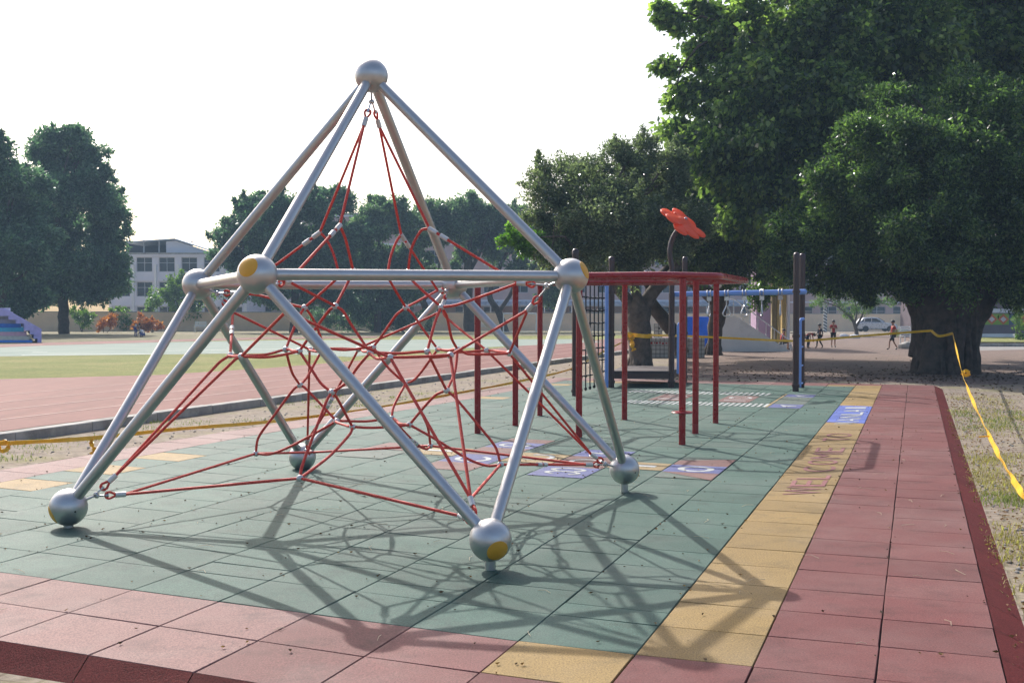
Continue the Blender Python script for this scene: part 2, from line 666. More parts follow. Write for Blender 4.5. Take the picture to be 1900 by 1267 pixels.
lawn_pts = [onto(px, py, -0.08, True) for px, py in ((1740, 637.2), (1900, 637.2), (2400, 637.2), (2400, 626), (1900, 626), (1740, 626))]
sheet('lawn_strip', lawn_pts, 0.05, M['grass'])

# concrete kerb beside the track
kb = MB()
s0 = 3.0
while s0 < 96:
    L = 1.5
    a = sw(s0 + L / 2, -11.33)
    kb.box((a.x, a.y, -.02 + RNG.uniform(-.008, .008)), (0.22, L - 0.012, 0.15), Matrix.Rotation(-TH + RNG.uniform(-.004, .004), 3, 'Z'))
    s0 += L
structure('kerb_stones', kb, M['concrete'], bevel=0.015)
kb = MB()
a, b = onto(1735, 641.5, -0.08, True), onto(2400, 641.5, -0.08, True)
for k in range(40):
    c = a.lerp(b, (k + .5) / 40)
    kb.box((c.x, c.y + .1, gz(c.y) + .06), ((b - a).length / 40 - .015, .2, .2))
structure('lawn_kerb', kb, M['concrete'], bevel=0.015)

# ------------------------------------------------------------------ rubber playground floor: real tiles
WE = [0.40, -0.155, -0.70, -1.26] + [-1.26 - 0.606 * k for k in range(1, 12)] + [-8.50]
S0, ST, NS = 4.27, 0.5355, 43            # first row, tile length, number of rows
SEND = S0 + ST * NS


def PS(s, w, z=0.0):
    k = 0.05 * max(0.0, -1.27 - w) * max(0.0, min(1.0, (26 - s) / 20.7))
    return sw(s + k, w, z + padz(s, w))


def padz(s, w):
    """the rubber floor falls gently from its left side to its right"""
    return 0.0135 * max(0.0, -w - 2.2) * max(0.0, min(1.0, (20 - s) / 8))


def onpad(px, py):
    z = 0.0
    for _ in range(8):
        p = onto(px, py, z)
        z = padz(p.dot(SD), p.dot(WD))
    return p


YT = {(10, 7), (10, 9), (10, 11), (10, 30), (9, 40), (8, 40), (7, 40), (10, 38)}
tiles = MB()
MATS = [M['green'], M['red'], M['yellow'], M['ochre'], M['blue'], M['joint'], M['ramp'], M['red_faded'], M['red_mid']]
GAP = 0.0035
for c in range(len(WE) - 1):
    for r in range(NS):
        sA, sB = S0 + ST * r, S0 + ST * (r + 1)
        wB, wA = WE[c], WE[c + 1]
        if c <= 1:
            mi = 1
        elif c == 2:
            mi = 2 if 2 <= r < 42 else 1
            if 24.45 <= r < 30.5:
                mi = 4
            if 11.6 <= r < 23.7:
                mi = 3
        elif c == 14:
            mi = 1
        else:
            gc = c - 3
            mi = 0 if 2 <= r < 41 else 1
            if (gc == 0 and r == 1) or (gc == 0 and r == 41):
                mi = 2
            if (gc, r) in YT:
                mi = 2
        if c >= 3 and c % 2 and 3 <= r < 40 and c < 14:
            sA, sB = sA - ST * 0.5 * (r > 3), sB - ST * 0.5 * (r < 39)
        if mi == 1 and c >= 3:
            mi = 7 if c >= 6 else (8 if c >= 4 or r % 3 else 1)
        GAP = RNG.choice([.0012, .002, .003, .0042])
        dz = RNG.uniform(-.0022, .0012, 4)
        j = RNG.uniform(-.0015, .0015, 8)
        p = [PS(sA + GAP + j[0], wA + GAP + j[1], dz[0]), PS(sA + GAP + j[2], wB - GAP + j[3], dz[1]),
             PS(sB - GAP + j[4], wB - GAP + j[5], dz[2]), PS(sB - GAP + j[6], wA + GAP + j[7], dz[3])]
        n = len(tiles.v)
        low = [Vector((q.x, q.y, -0.03)) for q in p]
        ctr = (p[0] + p[1] + p[2] + p[3]) / 4
        top = [q + (ctr - q).normalized() * 0.005 for q in p]
        mid = [q - Vector((0, 0, 0.005)) for q in p]
        tiles.v += [tuple(q) for q in top + mid + low]
        tiles.f.append((n, n + 1, n + 2, n + 3))
        tiles.m.append(mi)
        for lv in (0, 4):
            for k in range(4):
                k2 = (k + 1) % 4
                tiles.f.append((n + lv + k, n + lv + 4 + k, n + lv + 4 + k2, n + lv + k2))
                tiles.m.append(mi)
# bedding under the joints and sloped edging all round
for c in range(len(WE) - 1):
    for a in range(NS):
        sA, sB = S0 + ST * a, S0 + ST * (a + 1)
        tiles.quad(PS(sA, WE[c + 1], -.022), PS(sA, WE[c], -.022), PS(sB, WE[c], -.022), PS(sB, WE[c + 1], -.022), m=5)
RW = 0.20


def down(p):
    return Vector((p.x, p.y, -.09))


L_, R_W = WE[-1], WE[0]
k = 0.0
for a in range(NS):
    sA, sB = S0 + ST * a, S0 + ST * (a + 1)
    g2 = 0.003
    tiles.quad(PS(sA + g2, R_W, -.001), down(PS(sA + g2, R_W + RW)), down(PS(sB - g2, R_W + RW)), PS(sB - g2, R_W, -.001), m=6)
    tiles.quad(down(PS(sA + g2, L_ - RW)), PS(sA + g2, L_, -.001), PS(sB - g2, L_, -.001), down(PS(sB - g2, L_ - RW)), m=6)
for c in range(len(WE) - 1):
    wB, wA = WE[c] - .003, WE[c + 1] + .003
    tiles.quad(down(PS(S0 - .13, wA)), down(PS(S0 - .13, wB)), PS(S0, wB, -.001), PS(S0, wA, -.001), m=6)
    tiles.quad(PS(SEND, wA, -.001), PS(SEND, wB, -.001), down(PS(SEND + .2, wB)), down(PS(SEND + .2, wA)), m=6)
structure('rubber_floor', tiles, MATS)

# inlaid figures and writing on the rubber floor
mk = MB()
MKM = [M['mark_white'], M['mark_red'], M['mark_blue'], M['mark_dark'], M['mark_ochre'], M['mark_letter']]


def inlay(pts, m, lvl=0):
    mk.quad(*[PS(s, w, 0.0045 + 0.003 * lvl) - SD * (0.05 * max(0, -1.27 - w) * max(0, min(1, (26 - s) / 20.7))) for s, w in pts], m=m)


def rect(s0, s1, w0, w1, m, lvl=0):
    inlay([(s0, w0), (s0, w1), (s1, w1), (s1, w0)], m, lvl)


def ring(sc, wc, rs, rw, t, m=0, lvl=1, a0=0, a1=360, n=24):
    for k in range(n):
        A, B = R_(a0 + (a1 - a0) * k / n), R_(a0 + (a1 - a0) * (k + 1) / n)
        P = [(sc + math.cos(A) * rs, wc + math.sin(A) * rw), (sc + math.cos(B) * rs, wc + math.sin(B) * rw),
             (sc + math.cos(B) * (rs - t), wc + math.sin(B) * (rw - t)), (sc + math.cos(A) * (rs - t), wc + math.sin(A) * (rw - t))]
        inlay(P, m, lvl)


# hopscotch running across the floor
rect(11.15, 12.75, -2.45, -1.87, 3)
inlay([(12.1, -2.45), (12.75, -1.87), (12.1, -1.87)], 1, 1)
inlay([(12.1, -2.45), (12.45, -2.45), (12.75, -1.87)], 1, 1)
inlay([(11.55, -2.45), (11.1, -1.87), (11.6, -1.87)], 1, 1)
rect(11.55, 12.12, -2.45, -1.87, 2, 1)
ring(11.83, -2.15, .2, .19, .07, lvl=2)
rect(11.6, 12.15, -3.05, -2.47, 4)
rect(11.8, 11.92, -2.98, -2.58, 0, 1)
rect(10.75, 11.45, -3.65, -3.07, 2)
rect(11.45, 12.35, -3.65, -3.07, 1)
rect(12.35, 13.0, -3.65, -3.07, 2)
for sc in (11.02, 11.24):
    ring(sc, -3.36, .12, .19, .05, lvl=1, a0=-150, a1=150)
ring(11.9, -3.36, .22, .19, .06, lvl=1)
rect(12.62, 12.72, -3.52, -3.2, 0, 1)
rect(12.5, 12.62, -3.3, -3.2, 0, 1)
rect(11.6, 12.4, -4.25, -3.67, 4)
ring(12.05, -3.96, .24, .19, .06, lvl=1, a0=-40, a1=260)
rect(10.75, 11.3, -4.85, -4.27, 1)
rect(11.3, 12.0, -4.85, -4.27, 2)
rect(12.0, 12.7, -4.85, -4.27, 1)
rect(12.7, 13.3, -4.85, -4.27, 2)
rect(13.3, 13.7, -4.85, -4.27, 1)
ring(11.6, -4.56, .22, .2, .06, lvl=1, a0=20, a1=300)
ring(13.0, -4.56, .2, .2, .06, lvl=1)
rect(11.75, 12.45, -5.45, -4.87, 4)
rect(12.05, 12.17, -5.35, -5.0, 0, 1)
rect(11.2, 11.9, -6.05, -5.47, 3)
rect(11.95, 12.6, -6.05, -5.47, 1)
# long-jump ruler in front of the brown platform
for k in range(26):
    w = -5.0 + 2.5 * k / 25
    rect(20.05, 20.75, w, w + .05, 0)
    w = -5.55 + 2.75 * k / 25
    rect(22.75, 23.5, w, w + .05, 0)
    if k % 2:
        rect(22.8, 23.3, w + .05, w + .1, 3)
rect(20.9, 22.55, -4.72, -4.1, 1)
rect(20.9, 22.55, -3.45, -2.85, 1)
ring(22.0, -3.15, .32, .22, .06, lvl=1)
rect(21.2, 21.32, -3.35, -2.95, 0, 1)
ring(22.0, -4.4, .3, .22, .07, lvl=1, a0=-60, a1=200)
rect(21.2, 21.34, -4.6, -4.2, 0, 1)
rect(20.05, 23.3, -2.45, -2.41, 4)
rect(19.95, 20.75, -2.39, -1.85, 2)
rect(20.75, 22.6, -2.39, -1.85, 3)
rect(22.6, 23.3, -2.39, -1.85, 2)
for sc in (20.35, 22.95):
    inlay([(sc - .05, -1.98), (sc - .2, -2.15), (sc + .22, -2.25), (sc + .05, -2.1)], 0, 1)
    rect(sc - .05, sc + .06, -2.15, -1.95, 0, 2)
structure('floor_inlays', mk, MKM)


def glyph(ch):
    cu = bpy.data.curves.new('letter', 'FONT')
    cu.body = ch
    ob = bpy.data.objects.new('letter', cu)
    COL.objects.link(ob)
    dg = bpy.context.evaluated_depsgraph_get()
    me = bpy.data.meshes.new_from_object(ob.evaluated_get(dg))
    bpy.data.objects.remove(ob)
    bpy.data.curves.remove(cu)
    V = np.array([v.co[:2] for v in me.vertices])
    F = [tuple(p.vertices) for p in me.polygons]
    bpy.data.meshes.remove(me)
    V = (V - V.min(0)) / np.maximum(V.max(0) - V.min(0), 1e-6)
    return V, F


def line_of_letters(spec, name, mat):
    mb = MB()
    for ch, (ya, xa, xb), yb, sh in spec:
        V, F = glyph(ch)
        # text reads away from the camera; the tops of the letters point to the left
        pa, pb = onto(xa, ya), onto(xb, ya)
        pc, pd = onto(xa + sh, yb), onto(xb + sh, yb)
        n = len(mb.v)
        for x, y in V:
            p = (pb.lerp(pa, y)).lerp(pd.lerp(pc, y), x)
            mb.v.append((p.x, p.y, 0.0045))
        for f_ in F:
            mb.f.append(tuple(n + i for i in f_))
            mb.m.append(0)
    return structure(name, mb, mat)


X0, Y0, K = 1420, 740, 6.667
wel = [('W', 1180, 215, 680, 1085), ('E', 1078, 300, 735, 1002), ('L', 990, 385, 790, 940), ('C', 895, 450, 850, 832), ('O', 808, 510, 880, 748),
       ('M', 735, 555, 920, 668), ('E', 655, 610, 960, 598), ('T', 512, 705, 1030, 478), ('O', 465, 745, 1060, 422)]
line_of_letters([(c, (Y0 + y / K, X0 + xa / K, X0 + xb / K), Y0 + y2 / K, (y - y2) / K * 0.62) for c, y, xa, xb, y2 in wel], 'welcome_lettering', M['mark_letter'])
X0, Y0, K = 1500, 705, 11.875
wan = [('W', 968, 565, 1075, 912), ('A', 900, 615, 1115, 842), ('N', 826, 668, 1150, 765), ('L', 752, 725, 1190, 708), ('A', 698, 765, 1225, 640), ('I', 618, 812, 1262, 588)]
line_of_letters([(c, (Y0 + y / K, X0 + xa / K, X0 + xb / K), Y0 + y2 / K, (y - y2) / K * 0.62) for c, y, xa, xb, y2 in wan], 'name_lettering', M['mark_white'])

# ================================================================== CLIMBING FRAME WITH ROPE NET
NET = {"E":[[["A1","U_FL"],[[-1.214,9.393,3.179],[-1.347,8.931,2.32]]],[["A1","U_BL"],[[-1.214,9.393,3.179],[-1.614,9.592,2.312]]],[["A2","U_FR"],[[-1.107,9.544,3.19],[-0.666,9.235,2.317]]],[["A2","U_BR"],[[-1.107,9.544,3.19],[-0.961,9.897,2.313]]],[["U_FL","MU_FL"],[[-1.347,8.931,2.32],[-1.606,8.198,1.864]]],[["U_BL","MU_BL"],[[-1.614,9.592,2.312],[-2.375,9.862,1.806]]],[["U_FR","MU_FR"],[[-0.666,9.235,2.317],[0.051,8.965,1.874]]],[["U_BR","MU_BR"],[[-0.961,9.897,2.313],[-0.692,10.63,1.846]]],[["U_FL","N_FL"],[[-1.347,8.931,2.32],[-1.31,8.991,2.215],[-1.269,9.117,1.974]]],[["U_BL","N_BL"],[[-1.614,9.592,2.312],[-1.563,9.58,2.261],[-1.501,9.558,2.147],[-1.443,9.523,1.966]]],[["U_BR","N_BR"],[[-0.961,9.897,2.313],[-0.995,9.864,2.26],[-1.039,9.792,2.127],[-1.058,9.71,1.972]]],[["U_FR","N_FR"],[[-0.666,9.235,2.317],[-0.736,9.248,2.304],[-0.817,9.273,2.158],[-0.847,9.304,1.971]]],[["N_FL","P_FL"],[[-1.269,9.117,1.974],[-1.287,9.057,1.912],[-1.367,8.824,1.691]]],[["N_BL","P_BL"],[[-1.443,9.523,1.966],[-1.477,9.54,1.912],[-1.752,9.632,1.683]]],[["N_BR","P_BR"],[[-1.058,9.71,1.972],[-1.046,9.766,1.914],[-0.932,10.004,1.684]]],[["N_FR","P_FR"],[[-0.847,9.304,1.971],[-0.797,9.278,1.887],[-0.571,9.196,1.685]]],[["loop"],[[-1.269,9.117,1.974],[-0.847,9.304,1.971],[-1.058,9.71,1.972],[-1.443,9.523,1.966]]],[["P_FL","MU_FL"],[[-1.367,8.824,1.691],[-1.606,8.198,1.864]]],[["P_BR","MU_BR"],[[-0.932,10.004,1.684],[-0.692,10.63,1.846]]],[["P_BL","MU_BL"],[[-1.752,9.632,1.683],[-1.85,9.669,1.702],[-2.163,9.787,1.786],[-2.375,9.862,1.806]]],[["P_FR","MU_FR"],[[-0.571,9.196,1.685],[-0.432,9.147,1.706],[0.051,8.965,1.874]]],[["P_FL","Q_FL_L"],[[-1.367,8.824,1.691],[-1.411,8.836,1.664],[-1.464,8.855,1.601],[-1.527,8.877,1.521],[-1.666,8.929,1.339]]],[["P_FL","Q_FL_F"],[[-1.367,8.824,1.691],[-1.307,8.808,1.655],[-1.236,8.777,1.547],[-1.127,8.731,1.395],[-1.084,8.712,1.336]]],[["P_BL","Q_BL_L"],[[-1.752,9.632,1.683],[-1.776,9.588,1.633],[-1.812,9.491,1.517],[-1.855,9.341,1.338]]],[["P_BL","Q_BL_B"],[[-1.752,9.632,1.683],[-1.716,9.686,1.628],[-1.676,9.772,1.527],[-1.633,9.925,1.328]]],[["P_BR","Q_BR_B"],[[-0.932,10.004,1.684],[-1.019,10.03,1.618],[-1.154,10.086,1.432],[-1.231,10.115,1.335]]],[["P_BR","Q_BR_R"],[[-0.932,10.004,1.684],[-0.873,9.986,1.632],[-0.776,9.948,1.495],[-0.644,9.899,1.323]]],[["P_FR","Q_FR_F"],[[-0.571,9.196,1.685],[-0.611,9.104,1.577],[-0.663,8.902,1.337]]],[["P_FR","Q_FR_R"],[[-0.571,9.196,1.685],[-0.53,9.265,1.611],[-0.498,9.408,1.428],[-0.453,9.487,1.336]]],[["ML_FR","W_FR_F"],[[0.123,8.943,1.662],[-0.459,8.487,1.325]]],[["ML_FR","W_FR_R"],[[0.123,8.943,1.662],[-0.023,9.673,1.295]]],[["ML_FL","W_FL_L"],[[-1.611,8.141,1.651],[-2.074,8.73,1.305]]],[["ML_FL","W_FL_F"],[[-1.611,8.141,1.651],[-1.486,8.168,1.589],[-1.054,8.258,1.389],[-0.886,8.292,1.315]]],[["ML_BL","W_BL_L"],[[-2.419,9.884,1.643],[-2.264,9.154,1.297]]],[["ML_BL","W_BL_B"],[[-2.419,9.884,1.643],[-1.836,10.341,1.304]]],[["ML_BR","W_BR_B"],[[-0.651,10.688,1.711],[-0.696,10.672,1.635],[-1.349,10.55,1.342],[-1.42,10.536,1.3]]],[["ML_BR","W_BR_R"],[[-0.651,10.688,1.711],[-0.62,10.582,1.605],[-0.224,10.097,1.306]]],[["loop"],[[-2.264,9.154,1.297],[-2.207,9.027,1.293],[-2.074,8.73,1.305],[-1.878,8.825,1.297],[-1.666,8.929,1.339],[-1.742,9.095,1.333],[-1.855,9.341,1.338],[-2.016,9.267,1.297]]],[["loop"],[[-0.886,8.292,1.315],[-1.009,8.536,1.296],[-1.053,8.63,1.312],[-1.084,8.712,1.336],[-0.875,8.808,1.326],[-0.663,8.902,1.337],[-0.624,8.792,1.297],[-0.459,8.487,1.325],[-0.675,8.39,1.317]]],[["loop"],[[-0.023,9.673,1.295],[-0.361,9.529,1.294],[-0.453,9.487,1.336],[-0.54,9.678,1.321],[-0.644,9.899,1.323],[-0.472,9.981,1.294],[-0.224,10.097,1.306],[-0.117,9.877,1.304]]],[["loop"],[[-1.42,10.536,1.3],[-1.351,10.385,1.283],[-1.278,10.24,1.298],[-1.231,10.115,1.335],[-1.467,10.004,1.311],[-1.633,9.925,1.328],[-1.722,10.114,1.293],[-1.836,10.341,1.304],[-1.652,10.428,1.311]]],[["W_BL_L","BU_L"],[[-2.264,9.154,1.297],[-2.347,9.103,1.234],[-2.989,8.56,0.411]]],[["W_FL_L","BU_L"],[[-2.074,8.73,1.305],[-2.121,8.724,1.28],[-2.989,8.56,0.411]]],[["W_FL_F","BU_F"],[[-0.886,8.292,1.315],[-0.274,7.558,0.406]]],[["W_FR_F","BU_F"],[[-0.459,8.487,1.325],[-0.274,7.558,0.406]]],[["W_FR_R","BU_R"],[[-0.023,9.673,1.295],[0.719,10.267,0.36]]],[["W_BR_R","BU_R"],[[-0.224,10.097,1.306],[0.719,10.267,0.36]]],[["W_BL_B","BU_B"],[[-1.836,10.341,1.304],[-2.025,11.269,0.381]]],[["W_BR_B","BU_B"],[[-1.42,10.536,1.3],[-1.671,10.862,0.901],[-1.848,11.082,0.618],[-2.025,11.269,0.381]]],[["Q_BL_L","S_BL"],[[-1.855,9.341,1.338],[-1.84,9.531,1.138],[-1.795,9.647,1.026]]],[["Q_BL_B","S_BL"],[[-1.633,9.925,1.328],[-1.671,9.87,1.269],[-1.747,9.715,1.091],[-1.795,9.647,1.026]]],[["Q_FL_L","S_FL"],[[-1.666,8.929,1.339],[-1.566,8.87,1.207],[-1.478,8.82,1.092],[-1.391,8.783,1.028]]],[["Q_FL_F","S_FL"],[[-1.084,8.712,1.336],[-1.178,8.735,1.23],[-1.277,8.761,1.1],[-1.391,8.783,1.028]]],[["Q_BR_B","S_BR"],[[-1.231,10.115,1.335],[-1.097,10.079,1.155],[-0.937,10.045,1.014]]],[["Q_BR_R","S_BR"],[[-0.644,9.899,1.323],[-0.794,9.984,1.122],[-0.863,10.017,1.049],[-0.937,10.045,1.014]]],[["Q_FR_F","S_FR"],[[-0.663,8.902,1.337],[-0.527,9.18,1.014]]],[["Q_FR_R","S_FR"],[[-0.453,9.487,1.336],[-0.468,9.325,1.156],[-0.527,9.18,1.014]]],[["S_BL","T_BL"],[[-1.795,9.647,1.026],[-1.853,9.663,0.989],[-2.027,9.724,0.768],[-2.178,9.777,0.568],[-2.209,9.807,0.425]]],[["S_BL","C_BL"],[[-1.795,9.647,1.026],[-1.752,9.635,1.004],[-1.588,9.576,0.849],[-1.469,9.532,0.732]]],[["S_FL","T_FL"],[[-1.391,8.783,1.028],[-1.423,8.733,0.961],[-1.494,8.562,0.718],[-1.552,8.407,0.507],[-1.557,8.349,0.426]]],[["S_FL","C_FL"],[[-1.391,8.783,1.028],[-1.361,8.84,0.982],[-1.303,9.014,0.81],[-1.274,9.095,0.729]]],[["S_BR","C_BR"],[[-0.937,10.045,1.014],[-0.987,9.927,0.913],[-1.024,9.821,0.819],[-1.029,9.733,0.736]]],[["S_BR","T_BR"],[[-0.937,10.045,1.014],[-0.859,10.187,0.831],[-0.77,10.349,0.612],[-0.751,10.478,0.414]]],[["S_FR","C_FR"],[[-0.527,9.18,1.014],[-0.61,9.206,0.98],[-0.7,9.239,0.89],[-0.837,9.296,0.726]]],[["S_FR","T_FR"],[[-0.527,9.18,1.014],[-0.456,9.161,0.957],[-0.246,9.092,0.716],[-0.129,9.052,0.569],[-0.091,9.021,0.437]]],[["loop"],[[-1.469,9.532,0.732],[-1.366,9.298,0.722],[-1.274,9.095,0.729],[-1.129,9.162,0.714],[-0.943,9.248,0.718],[-0.837,9.296,0.726],[-0.938,9.516,0.713],[-1.029,9.733,0.736],[-1.233,9.64,0.72]]],[["C_BL","T_BL"],[[-1.469,9.532,0.732],[-1.541,9.561,0.691],[-1.87,9.689,0.509],[-2.074,9.761,0.426],[-2.209,9.807,0.425]]],[["C_FL","T_FL"],[[-1.274,9.095,0.729],[-1.283,9.02,0.681],[-1.401,8.714,0.54],[-1.557,8.349,0.426]]],[["C_FR","T_FR"],[[-0.837,9.296,0.726],[-0.625,9.215,0.62],[-0.346,9.107,0.468],[-0.194,9.055,0.423],[-0.091,9.021,0.437]]],[["C_BR","T_BR"],[[-1.029,9.733,0.736],[-0.897,10.172,0.509],[-0.824,10.34,0.416],[-0.776,10.411,0.393],[-0.751,10.478,0.414]]],[["T_BL","BL_L"],[[-2.209,9.807,0.425],[-2.932,8.59,0.267]]],[["T_FL","BL_L"],[[-1.557,8.349,0.426],[-2.932,8.59,0.267]]],[["T_FL","BL_F"],[[-1.557,8.349,0.426],[-0.345,7.625,0.279]]],[["T_FR","BU_F"],[[-0.091,9.021,0.437],[-0.274,7.558,0.406]]],[["T_FR","BL_R"],[[-0.091,9.021,0.437],[0.669,10.237,0.274]]],[["T_BR","BL_R"],[[-0.751,10.478,0.414],[0.669,10.237,0.274]]],[["T_BL","BL_B"],[[-2.209,9.807,0.425],[-1.966,11.203,0.263]]],[["T_BR","BL_B"],[[-0.751,10.478,0.414],[-1.966,11.203,0.263]]]],"N":{"U_FL":[-1.347,8.931,2.32],"U_BL":[-1.614,9.592,2.312],"U_BR":[-0.961,9.897,2.313],"U_FR":[-0.666,9.235,2.317],"N_FL":[-1.269,9.117,1.974],"N_BL":[-1.443,9.523,1.966],"N_BR":[-1.058,9.71,1.972],"N_FR":[-0.847,9.304,1.971],"P_FL":[-1.367,8.824,1.691],"P_BL":[-1.752,9.632,1.683],"P_BR":[-0.932,10.004,1.684],"P_FR":[-0.571,9.196,1.685],"Q_BL_L":[-1.855,9.341,1.338],"Q_FL_L":[-1.666,8.929,1.339],"Q_FL_F":[-1.084,8.712,1.336],"Q_FR_F":[-0.663,8.902,1.337],"Q_FR_R":[-0.453,9.487,1.336],"Q_BR_R":[-0.644,9.899,1.323],"Q_BR_B":[-1.231,10.115,1.335],"Q_BL_B":[-1.633,9.925,1.328],"W_BL_L":[-2.264,9.154,1.297],"W_FL_L":[-2.074,8.73,1.305],"W_FL_F":[-0.886,8.292,1.315],"W_FR_F":[-0.459,8.487,1.325],"W_FR_R":[-0.023,9.673,1.295],"W_BR_R":[-0.224,10.097,1.306],"W_BR_B":[-1.42,10.536,1.3],"W_BL_B":[-1.836,10.341,1.304],"S_BL":[-1.795,9.647,1.026],"S_FL":[-1.391,8.783,1.028],"S_BR":[-0.937,10.045,1.014],"S_FR":[-0.527,9.18,1.014],"C_BL":[-1.469,9.532,0.732],"C_FL":[-1.274,9.095,0.729],"C_FR":[-0.837,9.296,0.726],"C_BR":[-1.029,9.733,0.736],"T_BL":[-2.209,9.807,0.425],"T_FL":[-1.557,8.349,0.426],"T_FR":[-0.091,9.021,0.437],"T_BR":[-0.751,10.478,0.414],"MU_FL":[-1.606,8.198,1.864],"MU_FR":[0.051,8.965,1.874],"MU_BL":[-2.375,9.862,1.806],"MU_BR":[-0.692,10.63,1.846],"ML_FL":[-1.611,8.141,1.651],"ML_FR":[0.123,8.943,1.662],"ML_BL":[-2.419,9.884,1.643],"ML_BR":[-0.651,10.688,1.711],"BU_L":[-2.989,8.56,0.411],"BU_F":[-0.274,7.558,0.406],"BU_R":[0.719,10.267,0.36],"BU_B":[-2.025,11.269,0.381],"BL_L":[-2.932,8.59,0.267],"BL_F":[-0.345,7.625,0.279],"BL_R":[0.669,10.237,0.274],"BL_B":[-1.966,11.203,0.263],"apex":[-1.157,9.414,3.583],"mFL":[-1.744,7.811,1.902],"mFR":[0.454,8.822,1.924],"mBL":[-2.752,10.006,1.884],"mBR":[-0.567,11.017,1.905],"bL":[-3.288,8.42,0.199],"bF":[-0.137,7.254,0.193],"bR":[1.03,10.408,0.208],"bB":[-2.133,11.573,0.171],"A1":[-1.214,9.393,3.179],"A2":[-1.107,9.544,3.19]}}
ND = {k: Vector(v) for k, v in NET['N'].items()}
BR = 0.1372
BALLS = ['apex', 'mFL', 'mFR', 'mBL', 'mBR', 'bL', 'bF', 'bR', 'bB']
AX = Vector((ND['apex'].x, ND['apex'].y, 0))
frame = thing('climbing_frame', 'large silver pyramid climbing frame of balls and tubes strung with a red rope net', 'climbing frame', (AX.x, AX.y, 0))
BARS = [('apex', 'mFL'), ('apex', 'mFR'), ('apex', 'mBL'), ('apex', 'mBR'), ('mFL', 'mFR'), ('mFR', 'mBR'), ('mBR', 'mBL'), ('mBL', 'mFL'),
        ('mFL', 'bL'), ('mFL', 'bF'), ('mFR', 'bF'), ('mFR', 'bR'), ('mBL', 'bL'), ('mBL', 'bB'), ('mBR', 'bR'), ('mBR', 'bB')]
for A, B in BARS:
    a, b = ND[A], ND[B]
    d = (b - a).normalized()
    a2, b2 = a + d * (BR * 0.93), b - d * (BR * 0.93)
    mb = MB().tube([a2, b2], 0.041, 24)
    mb.build('bar', M['silver'], frame, smooth=True)
ANCH = {'apex': ('A1', 'A2'), 'mFL': ('MU_FL', 'ML_FL'), 'mFR': ('MU_FR', 'ML_FR'), 'mBL': ('MU_BL', 'ML_BL'), 'mBR': ('MU_BR', 'ML_BR'),
        'bL': ('BU_L', 'BL_L'), 'bF': ('BU_F', 'BL_F'), 'bR': ('BU_R', 'BL_R'), 'bB': ('BU_B', 'BL_B')}
for name in BALLS:
    c = ND[name]
    o = MB().ball(c, BR, 40, k=26).build('ball', M['silver'], frame, smooth=True, fixn=True)
    if name != 'apex':
        out = (c - AX)
        out.z = 0
        out.normalize()
        out = (out + Vector((0, 0, 0.42 if name[0] == 'm' else -0.46))).normalized()
        q = out.to_track_quat('Z', 'Y').to_matrix().to_4x4()
        al = R_(30)
        prof = [(BR * 1.001 * math.sin(al + .03), BR * 1.001 * math.cos(al + .03) - .002)]
        prof += [(BR * 1.02 * math.sin(al * t), BR * 1.02 * math.cos(al * t)) for t in (1, .8, .6, .4, .2)]
        prof += [(1e-4, BR * 1.02)]
        MB().lathe(prof, 36, Matrix.Translation(c) @ q).build('end_cap', M['cap'], o, smooth=True)
        # small drain hole
        side = Vector((0.65, -0.75, -0.12)).normalized()
        if name in ('bL', 'bR'):
            q2 = side.to_track_quat('Z', 'Y').to_matrix().to_4x4()
            MB().lathe([(.007, BR * .998), (.007, BR * 1.004), (1e-4, BR * 1.004)], 12, Matrix.Translation(c) @ q2).build('drain_hole', M['black'], o)
    if name[0] == 'b':
        MB().tube([(c.x, c.y, -0.03), (c.x, c.y, c.z - BR * .9)], 0.035, 20).build('foot_post', M['silver'], frame, smooth=True)
    # eye bolt with two shackles, thimbles and crimped sleeves
    e1, e2 = [ND[k] for k in ANCH[name]]
    inw = ((e1 - c).normalized() + (e2 - c).normalized()).normalized()
    J = c + inw * (BR + 0.055)
    hw = MB().tube([c + inw * BR * .97, J], 0.009, 10)
    for e in (e1, e2):
        d = (e - J).normalized()
        Lr = (e - J).length
        hw.ball(J + d * 0.02, 0.019, 12, k=8)
        tip = e - d * 0.058
        j2 = tip - d * 0.066
        hw.tube([J + d * .02, j2], 0.007, 8)
        hw.tube([j2 - d * .012, j2 + d * .012], 0.013, 8)
        up = (Vector((0, 0, 1)) - d * d.z).normalized() if abs(d.z) < .9 else (Vector((1, 0, 0)) - d * d.x).normalized()
        lp = [tip + d * x + up * y for x, y in ((.006, 0), (-.022, .014), (-.048, .024), (-.068, .018), (-.076, 0), (-.068, -.018), (-.048, -.024), (-.022, -.014), (.006, 0))]
        MB().tube(smooth_path(lp, 3), 0.0095, 8).build('rope_eye', M['rope'], frame, smooth=True)
        MB().tube([e - d * .062, e + d * .012], 0.021, 14).build('crimp_sleeve', M['alu'], frame, smooth=True)
    hw.build('eye_bolt', M['steel'], frame, smooth=True)
for ends, pts in NET['E']:
    closed = ends[0] == 'loop'
    P = smooth_path(pts, 7, closed)
    MB().tube(P, 0.0112, 8, closed=closed).build('rope', M['rope'], frame, smooth=True)
for k, v in ND.items():
    h_ = k.split('_')[0]
    if h_ in 'NPQWSCT' and '_' in k:
        MB().ball(v, (0.028, 0.022, 0.026), 12, k=8).build('rope_clamp', M['alu'], frame, smooth=True)
    elif h_ == 'U':
        e = ND['MU_' + k[2:]]
        d = (e - v).normalized()
        MB().tube([v - d * .01, v + d * .075], .02, 14).build('crimp_sleeve', M['alu'], frame, smooth=True)
        MB().tube([v + d * .11, v + d * .185], .02, 14).build('crimp_sleeve', M['alu'], frame, smooth=True)
